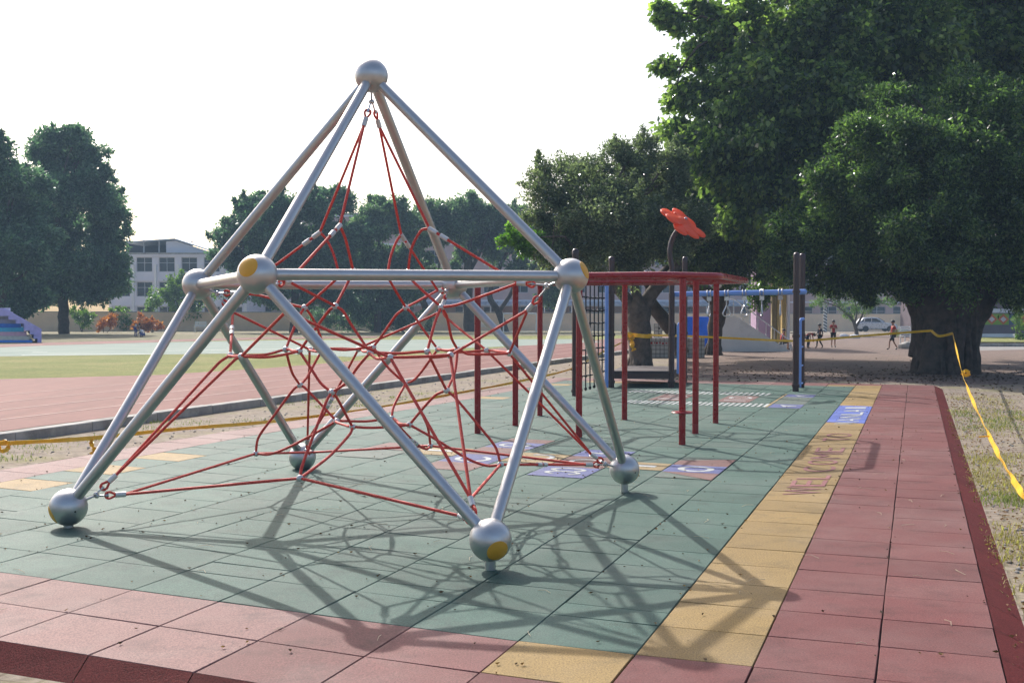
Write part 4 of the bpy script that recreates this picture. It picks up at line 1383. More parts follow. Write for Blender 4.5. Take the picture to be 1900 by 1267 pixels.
# trees on the far side of the field
FAR = [
    ('dense round-topped tree far left beside the bleachers', (118, 623), 88, [[(118, 630, .42), (118, 590, .40), (116, 540, .36), (112, 480, .26), (105, 380, .14)], [(117, 560, .2), (150, 500, .15), (180, 430, .08)]],
     [(110, 300, 58), (155, 285, 40), (90, 350, 62), (150, 370, 66), (185, 430, 46), (120, 430, 72), (205, 510, 30), (170, 500, 55), (95, 500, 55), (110, 540, 40), (175, 540, 36), (216, 535, 18), (70, 420, 45), (140, 258, 26), (195, 360, 30), (205, 440, 30), (100, 260, 24), (210, 480, 26), (60, 350, 40), (40, 480, 40), (130, 500, 60), (72, 545, 32), (205, 525, 28), (205, 400, 28), (165, 330, 40)], LM_FAR, 21),
    ('tree cut by the left edge of the photo behind the bleachers', (-8, 628), 78, [[(-8, 632, .3), (0, 590, .26), (10, 530, .2), (0, 440, .12)], [(40, 610, .12), (32, 575, .1), (15, 540, .08)]],
     [(-20, 330, 55), (30, 335, 44), (-5, 275, 26), (-40, 430, 70), (35, 430, 52), (20, 520, 50), (-30, 550, 50), (62, 390, 30), (60, 480, 34), (55, 545, 32), (5, 390, 55), (40, 460, 44), (25, 580, 28), (70, 440, 34), (-10, 480, 60), (60, 345, 30)], LM_FAR, 22),
    ('wide layered tree right of the white left building', (545, 618), 96, [[(545, 622, .4), (548, 560, .36), (545, 500, .3), (530, 430, .2)], [(547, 530, .2), (480, 470, .14), (430, 440, .08)], [(547, 520, .2), (610, 460, .14), (640, 410, .08)]],
     [(430, 440, 42), (470, 395, 42), (530, 385, 48), (590, 385, 44), (630, 375, 32), (410, 480, 26), (500, 440, 62), (580, 450, 66), (460, 500, 44), (540, 500, 55), (620, 490, 55), (590, 545, 42), (500, 545, 36), (655, 440, 40), (640, 560, 30), (440, 545, 22)], LM_FAR, 23),
    ('upright tree with ragged top behind the middle of the net', (700, 617), 99, [[(700, 621, .32), (702, 570, .3), (705, 500, .24), (700, 430, .14)]],
     [(685, 420, 42), (725, 405, 40), (760, 430, 34), (700, 475, 52), (755, 480, 40), (690, 530, 44), (735, 535, 42), (670, 575, 28), (720, 580, 36), (762, 540, 24), (700, 385, 20), (740, 385, 18)], LM_FAR2, 24),
    ('slim bare-stemmed tree left of the goal', (797, 614), 104, [[(797, 619, .36), (790, 575, .32), (778, 540, .26), (775, 480, .2), (800, 420, .1)], [(785, 560, .16), (812, 520, .14), (815, 450, .08)]],
     [(800, 400, 34), (835, 395, 32), (815, 430, 36), (785, 440, 26), (850, 420, 28), (780, 480, 20), (760, 470, 18), (790, 500, 18)], LM_FAR2, 25),
    ('tree on the thickest bare trunk behind the goal', (871, 612), 104, [[(871, 618, .62), (869, 580, .5), (868, 520, .42), (870, 450, .28), (880, 410, .14)], [(868, 510, .2), (895, 460, .16), (910, 420, .08)], [(869, 500, .16), (845, 450, .12), (840, 415, .07)]],
     [(870, 390, 40), (905, 400, 34), (850, 425, 34), (895, 435, 40), (930, 410, 34), (860, 470, 22), (915, 470, 22), (840, 500, 14)], LM_FAR2, 26),
    ('crooked tree right of the goal behind the red bars', (940, 613), 103, [[(940, 618, .34), (926, 580, .3), (908, 548, .26), (925, 500, .2), (950, 450, .12)], [(928, 575, .2), (950, 540, .18), (962, 500, .14), (985, 460, .08)]],
     [(950, 405, 36), (985, 420, 40), (960, 450, 34), (1010, 450, 44), (930, 440, 24), (1000, 500, 36), (960, 500, 20), (1035, 500, 36), (1020, 550, 24)], LM_FAR2, 27),
]
for lab, (bx_, by_), Y, trunks, lobs, lm, seed in FAR:
    base = at(bx_, by_, Y)
    base.z = gz(Y, .02)
    tp = []
    for tt in trunks:
        q = [(V3(a, b, Y), r) for a, b, r in tt]
        tp.append(q)
    tp[0][0] = (Vector((base.x, base.y, base.z - .2)), tp[0][0][1])
    rng = np.random.default_rng(seed)
    L = lobes_px([(a, b, Y + rng.uniform(-2.2, 2.2), r, .72) for a, b, r in lobs])
    tree('shade_tree', lab, 'trees along the far side of the field', base, tp, L, lm, M['bark_dark'], 34, 56, .62, .30, seed, .2, .45, .5, twigs=46, twig_r=.035, shell=.4)


def bush(name, label, cat, base, lobes, lm, seed, dens=30, per=26, rad=.28, size=.14, group=None, stem=.035, droop=-.3):
    rng = np.random.default_rng(seed)
    root = thing(name, label, cat, base, group)
    mb = MB()
    for c, r in lobes:
        limb(mb, Vector(base) + Vector((0, 0, -.05)), c, stem, stem * .4, rng, .08)
    mb.build('stem', M['bark'], root, smooth=True)
    cl = sample_lobes(lobes, dens, rng, .4)
    leaf_mesh('foliage', lm, root, cl, per, rad, size, droop, .3, .7, None, .4, seed=seed)
    return root


def gpt(px, py, base=-0.08):
    return onto(px, py, base, True)


for k, (px, py, r, lab) in enumerate(((197, 597, 15, 'small orange-leaved bush on a bare stem against the beige wall'), (262, 600, 14, 'tall orange-leaved bush behind the stooping person'), (283, 603, 12, 'low orange-leaved bush right of the taller one'))):
    Y = 97
    b = at(px - 4 if k == 0 else px, 617, Y)
    b.z = gz(Y, .02)
    bush('orange_shrub', lab, 'shrub', b, lobes_px([(px, py, Y, r, .8), (px - r * .6, py + r * .5, Y, r * .6), (px + r * .6, py + r * .3, Y, r * .65)]), LM_ORANGE, 40 + k, 46, 20, .25, .24, 'orange bushes by the beige wall')
for k, (px, py, r, Y, lab) in enumerate(((152, 588, 17, 101, 'pale green shrub behind the wall next to the round-topped tree'), (228, 590, 18, 106, 'olive bush below the white left building'))):
    b = at(px, 618, Y)
    b.z = gz(Y, .02)
    bush('garden_shrub', lab, 'shrub', b, lobes_px([(px, py, Y, r), (px + r * .7, py + 4, Y, r * .6), (px - r * .6, py - 5, Y, r * .6), (px + 3, py + 14, Y, r * .7)]), LM_LIGHT, 50 + k, 30, 22, .4, .25)
bl = at(335, 618, 108)
bl.z = gz(108, .02)
tree('garden_tree', 'small light green tree in front of the white left building', None, bl, [[((bl.x, bl.y, bl.z - .1), .14), (V3(333, 590, 108), .12), (V3(328, 560, 108), .08)]],
     lobes_px([(320, 540, 108, 24), (345, 528, 108, 24), (295, 556, 108, 18), (352, 555, 108, 24), (375, 548, 108, 20), (285, 570, 108, 12), (360, 580, 108, 20), (330, 560, 108, 20)]), LM_LIGHT, M['bark'], 18, 26, .6, .3, 61, .1, .45, .5, twigs=20, twig_r=.03)
hb = at(700, 618, 100)
hb.z = gz(100, .02)
hl = lobes_px([(x, 594 + 6 * math.sin(x * .3), 100, 18, .9) for x in range(585, 800, 14)])
bush('hedge', 'long dark hedge along the wall under the middle trees', 'hedge', hb, hl, LM_FAR, 62, 26, 24, .5, .22)
# small tree, palm and shrubs beyond the plaza on the right
g3 = gpt(1590, 623)
Y3 = g3.y
tree('garden_tree', 'small bright tree in a stone ring in front of the silver car', None, g3,
     [[((g3.x, g3.y, g3.z - .1), .17), (V3(1587, 605, Y3), .14), (V3(1580, 590, Y3), .1), (V3(1560, 572, Y3), .06)], [(V3(1588, 605, Y3), .11), (V3(1597, 590, Y3), .08), (V3(1605, 570, Y3), .05)], [(V3(1586, 600, Y3), .08), (V3(1590, 575, Y3), .05), (V3(1585, 555, Y3), .03)]],
     lobes_px([(1530, 555, Y3, 20), (1555, 545, Y3, 24), (1585, 548, Y3, 26), (1610, 550, Y3, 24), (1565, 568, Y3, 20), (1600, 572, Y3, 22), (1630, 552, Y3, 20), (1520, 562, Y3, 12), (1580, 582, Y3, 14), (1648, 560, Y3, 10), (1570, 532, Y3, 12), (1610, 530, Y3, 12)]),
     LM_LIGHT, M['bark'], 20, 22, .38, .17, 63, .1, .35, .42, twigs=40, twig_r=.02)


def palm(name, label, base, h, n, L, r0, seed, group=None):
    rng = np.random.default_rng(seed)
    root = thing(name, label, 'palm', base, group)
    b = Vector(base)
    top = b + Vector((-.1 * h * .3, 0, h))
    MB().tube([b - Vector((0, 0, .1)), b + Vector((0.02, 0, h * .5)), top], [r0 * 1.3, r0, r0 * .7], 12).build('trunk', M['bark'], root, smooth=True)
    mb = MB()
    for k in range(n):
        a = 2 * math.pi * k / n + rng.uniform(-.2, .2)
        d = Vector((math.cos(a), math.sin(a), 0))
        el = rng.uniform(.2, 1.0)
        Lf = L * rng.uniform(.8, 1.1)
        spine = [top + d * Lf * t * math.cos(el * (1 - t)) + Vector((0, 0, Lf * (math.sin(el) * t - .75 * t * t))) for t in np.linspace(0, 1, 12)]
        mb.tube(spine, [.02 * (1 - t * .08) for t in range(12)], 5)
        s_ = d.cross(Vector((0, 0, 1)))
        for i in range(1, 12):
            for sg in (-1, 1):
                for q in (0, .5):
                    p = spine[i] if q == 0 or i == 11 else spine[i].lerp(spine[i + 1], .5)
                    l2 = Lf * .26 * math.sin(math.pi * min(.97, (i + 1) / 13))
                    tip = p + (s_ * sg * .8 + d * .45 + Vector((0, 0, -.45))) * l2
                    w = d * .02
                    mb.quad(p - w, p.lerp(tip, .5) - w * 1.4, tip, p.lerp(tip, .5) + w * 1.4)
    mb.build('fronds', LM_PALM, root, fixn=False)
    return root


gp = gpt(1845, 624)
palm('palm_tree', 'palm with hanging fronds in front of the mural wall', gp, 3.3, 11, 2.0, .2, 71)
gp2 = gpt(1690, 625)
palm('dwarf_palm', 'low yellow-green palm left of the thick trunk', gp2, .35, 13, 1.5, .1, 72)
gp3 = gpt(1892, 633)
bush('young_tree', 'thin young shrub standing on the lawn at the right edge', 'shrub', gp3, lobes_px([(1890, 590, gp3.y, 9), (1892, 604, gp3.y, 8), (1888, 577, gp3.y, 5), (1893, 624, gp3.y, 6)]), LM_LIGHT, 73, 40, 20, .22, .16)
gp4 = gpt(1838, 624)
bush('lawn_shrub', 'pale shrub at the foot of the palm trunk', 'shrub', gp4, lobes_px([(1834, 610, gp4.y, 8), (1838, 617, gp4.y, 6)]), LM_LIGHT, 74, 40, 20, .2, .16)

# ================================================================== CAUTION TAPE
def tape(name, label, pts, width, parent=None, group='yellow caution tape', twist=0.5, cat='caution tape'):
    P = smooth_path(pts, 10)
    mb = MB()
    n = len(P)
    prev = None
    for i, p in enumerate(P):
        d = (P[min(i + 1, n - 1)] - P[max(i - 1, 0)]).normalized()
        s_ = d.cross(Vector((0, 0, 1))).normalized()
        u_ = s_.cross(d)
        a = math.pi / 2 + twist * math.sin(i * .37) + twist * .5 * math.sin(i * 1.1 + 1)
        h_ = (s_ * math.cos(a) + u_ * math.sin(a)) * width / 2
        nn = (s_ * -math.sin(a) + u_ * math.cos(a)) * .0015
        cur = [p - h_ - nn, p + h_ - nn, p + h_ + nn, p - h_ + nn]
        if prev:
            for k in range(4):
                k2 = (k + 1) % 4
                mb.quad(prev[k], prev[k2], cur[k2], cur[k])
        prev = cur
    o = mb.build(name, M['tape'], parent, origin=None if parent else P[0])
    if parent is None:
        tag(o, label, cat, group)
    return o


def on_plane(px, py, w0, w1):
    """meets the upright plane that runs along the left edge of the rubber floor"""
    d = ray(px, py)
    o = Vector((0, 0, CAM_H))
    t = 12.0
    for _ in range(30):
        p = o + d * (t / d.y)
        w = w0 + (w1 - w0) * min(max((p.y - 12) / 22, 0), 1)
        # solve WD . p = w
        t = w / (WD.dot(d) / d.y)
    return o + d * (t / d.y)


tA = [on_plane(px, py, -9.35, -7.75) for px, py in ((-60, 826), (8, 824), (170, 814), (330, 797), (500, 783), (700, 757), (830, 733), (960, 708), (1060, 684), (1120, 652))]
tie = V3(1176, 624, Y1 - .38)
t1 = tape('caution_tape', 'yellow tape sagging low along the left edge of the rubber floor', tA + [tie], .05)
loop1 = [tA[1] + Vector(q) for q in ((-.06, 0, .0), (.0, .03, .015), (.06, 0, -.01), (.03, -.02, -.07), (-.04, 0, -.08), (-.07, 0, -.02))]
tape('tape_knot', None, loop1, .05, t1)
fl_ = tA[2]
tape('tape_end', None, [fl_, fl_ + Vector((.0, 0, -.07)), fl_ + Vector((.03, .01, -.15)), fl_ + Vector((-.01, 0, -.2))], .06, t1, twist=.9)
rib = []
for k in range(18):
    a = 2 * math.pi * k / 18
    rib.append(Vector((V3(1186, 622, Y1).x + .385 * math.cos(a), Y1 + .385 * math.sin(a), V3(1186, 622, Y1).z + .02 * math.sin(2 * a))))
t2 = tape('tree_ribbon', 'yellow ribbon tied round the forking grey trunk', rib + [rib[0]], .12, group=None, twist=.15, cat='ribbon')
q = tie + Vector((-.02, -.06, 0))
tape('ribbon_tail', None, [q, q + Vector((-.05, -.03, -.12)), q + Vector((-.02, -.03, -.3)), q + Vector((.02, 0, -.42))], .16, t2, twist=.5)
tape('ribbon_bow', None, [q, q + Vector((-.12, -.03, .1)), q + Vector((-.2, -.03, .02)), q], .09, t2, twist=.4)
tB = [V3(1202, 621, Y1 - .3), V3(1300, 624, 33), V3(1450, 631, 32.5), V3(1500, 631, 32.2), V3(1600, 622, 32), V3(1728, 612, YB - .95)]
tape('caution_tape', 'yellow tape stretched level between the grey trunk and the thick trunk', tB, .062, twist=.25)
tC0 = V3(1728, 612, YB - .95)
tC = [tC0, V3(1742, 622, YB - 1.08), V3(1768, 617, YB - 1.05)]
tape('caution_tape', 'short dip of yellow tape across the thick trunk', tC, .07, twist=.25)
e0, e1_ = V3(1768, 618, YB - 1.05), V3(1900, 918, 7.2)
pts = [e0]
for k, (px, py) in enumerate(((1785, 690), (1800, 730), (1825, 785), (1850, 835), (1875, 880), (1900, 918))):
    # evenly falling line between trunk and stake
    t = (k + 1) / 6
    lo, hi = 5.0, YB
    Yk = 1 / ((1 - (py - 618) / 300) / (YB - 1.05) + ((py - 618) / 300) / 7.0)
    pts.append(V3(px, py, Yk))
ext = pts[-1] + (pts[-1] - pts[-2]).normalized() * .45
t3 = tape('caution_tape', 'yellow tape running from the thick trunk to the right foreground', pts + [ext], .05, twist=.35)
kp = pts[1]
tape('tape_knot', None, [kp, kp + Vector((.05, -.03, .03)), kp + Vector((.10, -.03, -.01)), kp + Vector((.05, 0, -.04)), kp], .05, t3)
kp = pts[4].lerp(pts[3], .5)
tape('tape_end', None, [kp, kp + Vector((-.04, 0, .0)), kp + Vector((-.09, 0, -.005))], .012, t3)
st = thing('stake', 'thin steel stake holding the end of the right-hand tape', 'stake', (ext.x, ext.y, -.08))
MB().tube([(ext.x, ext.y, -.3), (ext.x, ext.y, ext.z + .06)], .014, 10).build('rod', M['steel'], st)
MB().ball((ext.x, ext.y, ext.z + .07), .022, 12, k=8).build('stake_head', M['steel'], st, smooth=True)
# ================================================================== BUILDINGS AND WALLS
M['wallpink'] = plain('pinkish_render', (0.50, 0.37, 0.345), 0.85, 0, .1, .5)
M['wallgrey'] = plain('pale_grey_render', (0.70, 0.69, 0.73), 0.85, 0, .06, .4)
M['beige'] = plain('beige_wall_paint', (0.84, 0.61, 0.40), 0.85, 0, .08, .6, dirt=(.4, .32, .22), dirt_amt=.4)
M['frame'] = plain('window_frame', (0.45, 0.46, 0.47), 0.5)
M['dark'] = plain('dark_interior', (0.03, 0.032, 0.038), 0.8)
M['tin'] = plain('blue_grey_sheet_roof', (0.42, 0.48, 0.55), 0.45, .2, .06, .8)
M['purple'] = plain('lilac_render', (0.36, 0.24, 0.33), 0.8, 0, .06, .8)
M['olive'] = plain('olive_panel', (0.27, 0.215, 0.09), 0.7)
M['ochrecol'] = plain('ochre_column', (0.50, 0.36, 0.12), 0.7)
M['royal'] = plain('royal_blue_board', (0.02, 0.17, 0.90), 0.55)
M['stairgrey'] = plain('pale_stair_render', (0.80, 0.79, 0.80), 0.85, 0, .07, 1.2, dirt=(.3, .29, .28), dirt_amt=.5)
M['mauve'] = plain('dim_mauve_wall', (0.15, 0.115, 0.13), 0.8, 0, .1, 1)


def glassmat():
    m, nt, bs = new_mat('dark_window_glass')
    bs.inputs['Base Color'].default_value = (.035, .045, .055, 1)
    bs.inputs['Roughness'].default_value = .08
    bs.inputs['Specular IOR Level'].default_value = .6
    return m


M['glass'] = glassmat()

# beige perimeter wall with coping and piers
wa, wb_ = Vector((-62, 98, 0)), Vector((52, 133, 0))
wr = thing('perimeter_wall', 'long beige wall running along the far side of the field', 'wall', (wa.x, wa.y, gz(wa.y, 0)))
wd_ = (wb_ - wa).normalized()
wl = (wb_ - wa).length
rz = Matrix.Rotation(math.atan2(wd_.y, wd_.x), 3, 'Z')
body, cop, pier = MB(), MB(), MB()
nseg = 30
for k in range(nseg):
    p = wa.lerp(wb_, (k + .5) / nseg)
    z = gz(p.y, .0)
    body.box((p.x, p.y, z + .8), (wl / nseg - .004, .2, 2.05), rz)
    cop.box((p.x, p.y, z + 1.86), (wl / nseg - .004, .26, .07), rz)
    q = wa.lerp(wb_, k / nseg)
    pier.box((q.x, q.y, gz(q.y, 0) + .8), (.3, .27, 2.0), rz)
body.build('wall_body', M['beige'], wr)
cop.build('coping', M['concrete'], wr)
pier.build('pier', M['beige'], wr)


def building(name, label, x0, x1, y, z0, h, depth, wallm, rows, cols, roof=None, win=(1.7, 1.5), first=1.1, storey=3.3, skip=()):
    root = thing(name, label, 'building', ((x0 + x1) / 2, y + depth / 2, z0))
    W = x1 - x0
    cw = W / cols
    wall = MB()
    # front wall made of piers and spandrels, so that the windows are real openings
    t = .3
    ys = [z0]
    for r in range(rows):
        ys += [z0 + r * storey + first, z0 + r * storey + first + win[1]]
    ys.append(z0 + h)
    for i in range(0, len(ys), 2):
        wall.box(((x0 + x1) / 2, y + t / 2, (ys[i] + ys[i + 1]) / 2), (W, t, ys[i + 1] - ys[i]))
    for r in range(rows):
        za, zb = z0 + r * storey + first, z0 + r * storey + first + win[1]
        xe = x0
        for c in range(cols):
            xc = x0 + (c + .5) * cw
            a, b = xc - win[0] / 2, xc + win[0] / 2
            wall.box(((xe + a) / 2, y + t / 2 + .002, (za + zb) / 2), (a - xe, t - .004, zb - za))
            xe = b
        wall.box(((xe + x1) / 2, y + t / 2 + .002, (za + zb) / 2), (x1 - xe, t - .004, zb - za))
    wall.box((x0 + t / 2, y + depth / 2 + t / 2, z0 + h / 2), (t, depth - t, h))
    wall.box((x1 - t / 2, y + depth / 2 + t / 2, z0 + h / 2), (t, depth - t, h))
    wall.box(((x0 + x1) / 2, y + depth - .1, z0 + h / 2), (W - 2 * t, .2, h))
    wall.build('wall', wallm, root)
    band = MB()
    for r in range(rows + 1):
        z = z0 + r * storey + (.05 if r else .15)
        band.box(((x0 + x1) / 2, y - .06, z), (W + .1, .12, .22))
    band.build('floor_band', M['wallgrey'], root)
    for r in range(rows):
        for c in range(cols):
            if (r, c) in skip:
                continue
            xc = x0 + (c + .5) * cw
            za, zb = z0 + r * storey + first, z0 + r * storey + first + win[1]
            f_ = MB()
            a, b = xc - win[0] / 2, xc + win[0] / 2
            for q in (a + .03, xc, b - .03):
                f_.box((q, y + .15, (za + zb) / 2), (.06, .06, win[1]))
            for z in (za + .03, za + win[1] * .62, zb - .03):
                f_.box((xc, y + .148, z), (win[0], .05, .06))
            fo = f_.build('window', M['frame'], root)
            MB().box((xc, y + .19, (za + zb) / 2), (win[0], .01, win[1])).build('pane', M['glass'], fo)
    inner = MB()
    inner.box(((x0 + x1) / 2, y + 2.2, z0 + h / 2), (W - .8, .1, h - .3))
    inner.build('inner_wall', M['dark'], root)
    rf = MB()
    rf.box(((x0 + x1) / 2, y + depth / 2, z0 + h + .1), (W + .3, depth + .3, .2))
    rf.build('roof', roof or M['concrete'], root)
    return root


# white building on the left
YL = 126
zL = gz(YL, 0)
XL0, XL1 = at(205, 500, YL).x, at(455, 500, YL).x
bl_ = building('school_building', 'white three-storey building with an open roof shed at the left', XL0, XL1, YL, zL, 8.3, 11, M['wallgrey'], 3, 6, win=(1.75, 1.6), first=.95, storey=2.72)
pil = MB()
for k in range(7):
    x = XL0 + (XL1 - XL0) * k / 6
    pil.box((x, YL - .1, zL + 3.6), (.28, .2, 7.2))
pil.build('pilaster', M['white'], bl_)
shed = MB()
xs0, xs1, xs2 = at(236, 450, YL + 1.5).x, at(326, 450, YL + 1.5).x, at(400, 470, YL + 1.5).x
zr = zL + 8.52
z1r, z2r = at(326, 446, YL + 1.5).z, at(385, 470, YL + 1.5).z
shed.slab([Vector((xs0 - .4, YL + 1.2, z1r - .35)), Vector((xs1, YL + 1.2, z1r)), Vector((xs2, YL + 1.2, z2r))], (0, 8, 0))
shed_o = MB()
shed_o.slab([Vector((xs0 - .1, YL + 1.0, z1r - .4)), Vector((xs1, YL + 1.0, z1r - .02)), Vector((xs2, YL + 1.0, z2r)), Vector((xs2, YL + 1.0, z2r + .12)), Vector((xs1, YL + 1.0, z1r + .12)), Vector((xs0 - .1, YL + 1.0, z1r - .25))], (0, 8, 0))
shed_o.build('shed_roof', M['tin'], bl_)
sw_ = MB()
sw_.slab([Vector((at(309, 470, YL + 1.5).x, YL + 1.3, zr)), Vector((xs2 - .2, YL + 1.3, zr)), Vector((xs2 - .2, YL + 1.3, z2r - .05)), Vector((xs1, YL + 1.3, z1r - .1)), Vector((at(309, 470, YL + 1.5).x, YL + 1.3, z1r - .2))], (0, .15, 0))
sw_.build('shed_wall', M['wallgrey'], bl_)
MB().box(((xs0 + xs1) / 2 - 1.2, YL + 8.2, zr + .85), (xs1 - xs0 + 2.4, .15, 1.8)).build('shed_back', M['dark'], bl_)  # near-black colour stands in for the shade under the open roof
pp = MB()
for x in (xs0, xs0 + 1.9, xs0 + 3.6):
    pp.box((x, YL + 1.3, zr + .72), (.12, .12, 1.5))
pp.build('shed_post', M['frame'], bl_)

# long pink classroom block behind the far trees
YK = 136
zK = gz(YK, 0)
xk0, xk1 = at(462, 500, YK).x, at(1415, 500, YK).x
kb_ = building('classroom_block', 'long pinkish classroom block seen between the far tree trunks', xk0, xk1, YK, zK, 13.6, 12, M['wallpink'], 4, 18, win=(1.9, 1.7), first=1.0, storey=3.35)
cn = MB()
xa_, xb_ = at(760, 570, YK - 4).x, at(1410, 570, YK - 4).x
nrib = 60
for k in range(nrib):
    x = xa_ + (xb_ - xa_) * (k + .5) / nrib
    cn.box((x, YK - 2.4, zK + 3.05), ((xb_ - xa_) / nrib - .12, 4.6, .12), Matrix.Rotation(.09, 3, 'X'))
cn.box(((xa_ + xb_) / 2, YK - 2.4, zK + 2.96), ((xb_ - xa_), 4.6, .05), Matrix.Rotation(.09, 3, 'X'))
cn.build('walkway_canopy', M['tin'], kb_)
cpst = MB()
for k in range(14):
    x = xa_ + (xb_ - xa_) * k / 13
    cpst.box((x, YK - 4.4, zK + 1.4), (.12, .12, 2.9))
cpst.build('canopy_post', M['white'], kb_)
# grey building behind the car wall
YG = 150
zG = gz(YG, 0)
building('annexe_building', 'grey building with barred windows behind the wall and the silver car', at(1425, 560, YG).x, at(1740, 560, YG).x, YG, zG, 10.2, 10, M['wallpink'], 3, 7, win=(2.2, 1.7), first=1.2, storey=3.4)

# dim wall with the diamond mural on the right
YM = 78
zM = gz(YM, -.08)
xm0, xm1 = at(1735, 600, YM).x, at(2300, 600, YM).x
mur = thing('mural_building', 'low mauve building with a coloured diamond mural at the right edge', 'building', ((xm0 + xm1) / 2, YM + 3, zM))
mbw = MB()
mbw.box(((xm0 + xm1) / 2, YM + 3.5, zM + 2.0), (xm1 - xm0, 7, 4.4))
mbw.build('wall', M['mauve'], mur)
MB().box(((xm0 + xm1) / 2, YM + 3.2, zM + 4.3), (xm1 - xm0 + .8, 8, .25)).build('roof', M['concrete'], mur)
MB().box(((xm0 + xm1) / 2, YM - .06, at(1850, 575, YM).z), (xm1 - xm0, .12, .28)).build('ledge', M['wallgrey'], mur)
MB().box(((xm0 + xm1) / 2, YM - .35, zM + .18), (xm1 - xm0, .5, .36)).build('plinth', M['stairgrey'], mur)
zc_, hh = at(1850, 590.7, YM).z, (600.8 - 580.5) / 2 * YM / F_PX
MC = {'g': plain('mural_green', (.22, .36, .03), .6), 'o': plain('mural_orange', (.55, .13, .03), .6), 'b': plain('mural_blue', (.05, .08, .16), .6), 'w': plain('mural_white', (.6, .55, .55), .6), 'y': plain('mural_yellow', (.5, .42, .04), .6)}
mm = [MC['g'], MC['o'], MC['b'], MC['w'], MC['y']]
mp_ = MB()
xL = at(1808, 590, YM).x
cell = 21.3 * YM / F_PX
for k in range(9):
    cx = xL + cell * (k + .5)
    bg, fg, ce = (0, 1, 3) if k < 3 else ((2, 0, 3) if k % 2 else (4, 1, 2))
    mp_.box((cx, YM - .012, zc_), (cell, .02, hh * 2), m=bg)
    for s_, mi, yy in ((1.0, fg, .026), (.52, ce, .031)):
        mp_.slab([Vector((cx - cell * .5 * s_, YM - yy, zc_)), Vector((cx, YM - yy, zc_ - hh * s_)), Vector((cx + cell * .5 * s_, YM - yy, zc_)), Vector((cx, YM - yy, zc_ + hh * s_))], (0, .003, 0), m=mi)
mp_.build('mural', mm, mur)

# outdoor stage with the pale stair
YS = 49.5
zS = gz(YS)
stg = thing('outdoor_stage', 'lilac outdoor stage with ochre columns beside the pale stair', 'stage', (at(1430, 640, 55).x, 55, zS))
c0 = at(1403, 580, 53)
c1 = at(1430, 580, 53)
MB().box(((c0.x + c1.x) / 2, 53.6, zS + 1.9), (c1.x - c0.x, 1.2, 3.95)).build('lilac_pier', M['purple'], stg)
for a, b, mt, nm in ((1431, 1439, 'olive', 'olive_panel'), (1440.5, 1444, 'ochrecol', 'column'), (1450, 1457, 'ochrecol', 'column'), (1459, 1464, 'stairgrey', 'column')):
    p, q = at(a, 580, 54.5), at(b, 580, 54.5)
    MB().box(((p.x + q.x) / 2, 54.5, zS + 1.9), (q.x - p.x, .3, 3.95)).build(nm, M[mt], stg)
p, q = at(1430, 580, 56.5), at(1465, 580, 56.5)
MB().box(((p.x + q.x) / 2, 56.5, zS + 1.5), (q.x - p.x, .1, 3.1)).build('back_wall', M['olive'], stg)
p, q = at(1395, 500, 53), at(1472, 500, 53)
MB().box(((p.x + q.x) / 2, 54.8, zS + 4.15), (q.x - p.x, 4.4, .5)).build('roof_slab', M['purple'], stg)
MB().box(((p.x + q.x) / 2 - .4, 55.4, zS + 5.2), (1.0, 1.0, 1.6)).build('roof_block', M['wallpink'], stg)
p, q = at(1285, 580, 54), at(1466, 580, 54)
MB().box(((p.x + q.x) / 2, 55.3, zS + .05), (q.x - p.x, 3.4, .3)).build('stage_floor', M['stairgrey'], stg)

str_ = thing('stair', 'pale grey solid stair with a metal handrail', 'stair', (at(1400, 650, YS).x, YS, zS))
pts2 = [(1333, 652), (1333, 585.5), (1365, 585.5), (1466, 651), (1466, 652)]
P = [at(x, y, YS) for x, y in pts2]
for v in (P[0], P[-1]):
    v.z = zS - .1
MB().slab(P, (0, .25, 0)).build('stair_wall', M['stairgrey'], str_)
stp = MB()
top, bot = at(1366, 585.5, YS), at(1464, 651, YS)
ns = 11
for k in range(ns):
    t0, t1 = k / ns, (k + 1) / ns
    xa, xb = top.x + (bot.x - top.x) * t0, top.x + (bot.x - top.x) * t1
    z = top.z + (zS - top.z) * t1 + .06
    stp.box(((xa + xb) / 2, YS + 1.03, (z + zS - .1) / 2), (xb - xa - .002, 1.55, z - zS + .1))
stp.box(((P[1].x + top.x) / 2, YS + 1.03, (top.z + zS) / 2 - .03), (top.x - P[1].x, 1.55, top.z - zS))
stp.build('steps', M['stairgrey'], str_)
hr = MB()
h0, h1 = at(1362, 553, YS), at(1468, 632, YS)
hr.tube([h0 - Vector((.55, 0, 0)), h0, h1, at(1471, 650, YS)], .022, 8)
for k in range(8):
    t = k / 7
    a = h0.lerp(h1, t)
    zb = top.z + (zS - top.z) * t + .02
    hr.tube([a, (a.x, a.y, zb - .05)], .016, 8)
q0 = h0 - Vector((.55, 0, 0))
hr.tube([q0, (q0.x, q0.y, top.z)], .016, 8)
o = hr.build('handrail', M['steel'], str_, smooth=True)
o.location.y += .12

bp = thing('blue_board', 'bright blue board standing behind the tiled low wall', 'board', (at(1300, 648, 50.5).x, 50.5, zS))
p, q = at(1262, 587, 50.5), at(1334, 650, 50.5)
MB().box(((p.x + q.x) / 2, 50.5, (p.z + zS) / 2), (q.x - p.x, .08, p.z - zS)).build('panel', M['royal'], bp, bevel=.01)
ft_ = MB()
for x in (p.x + .2, q.x - .2):
    ft_.box((x, 50.7, zS + .25), (.08, .5, .5))
ft_.build('foot', M['royal'], bp)


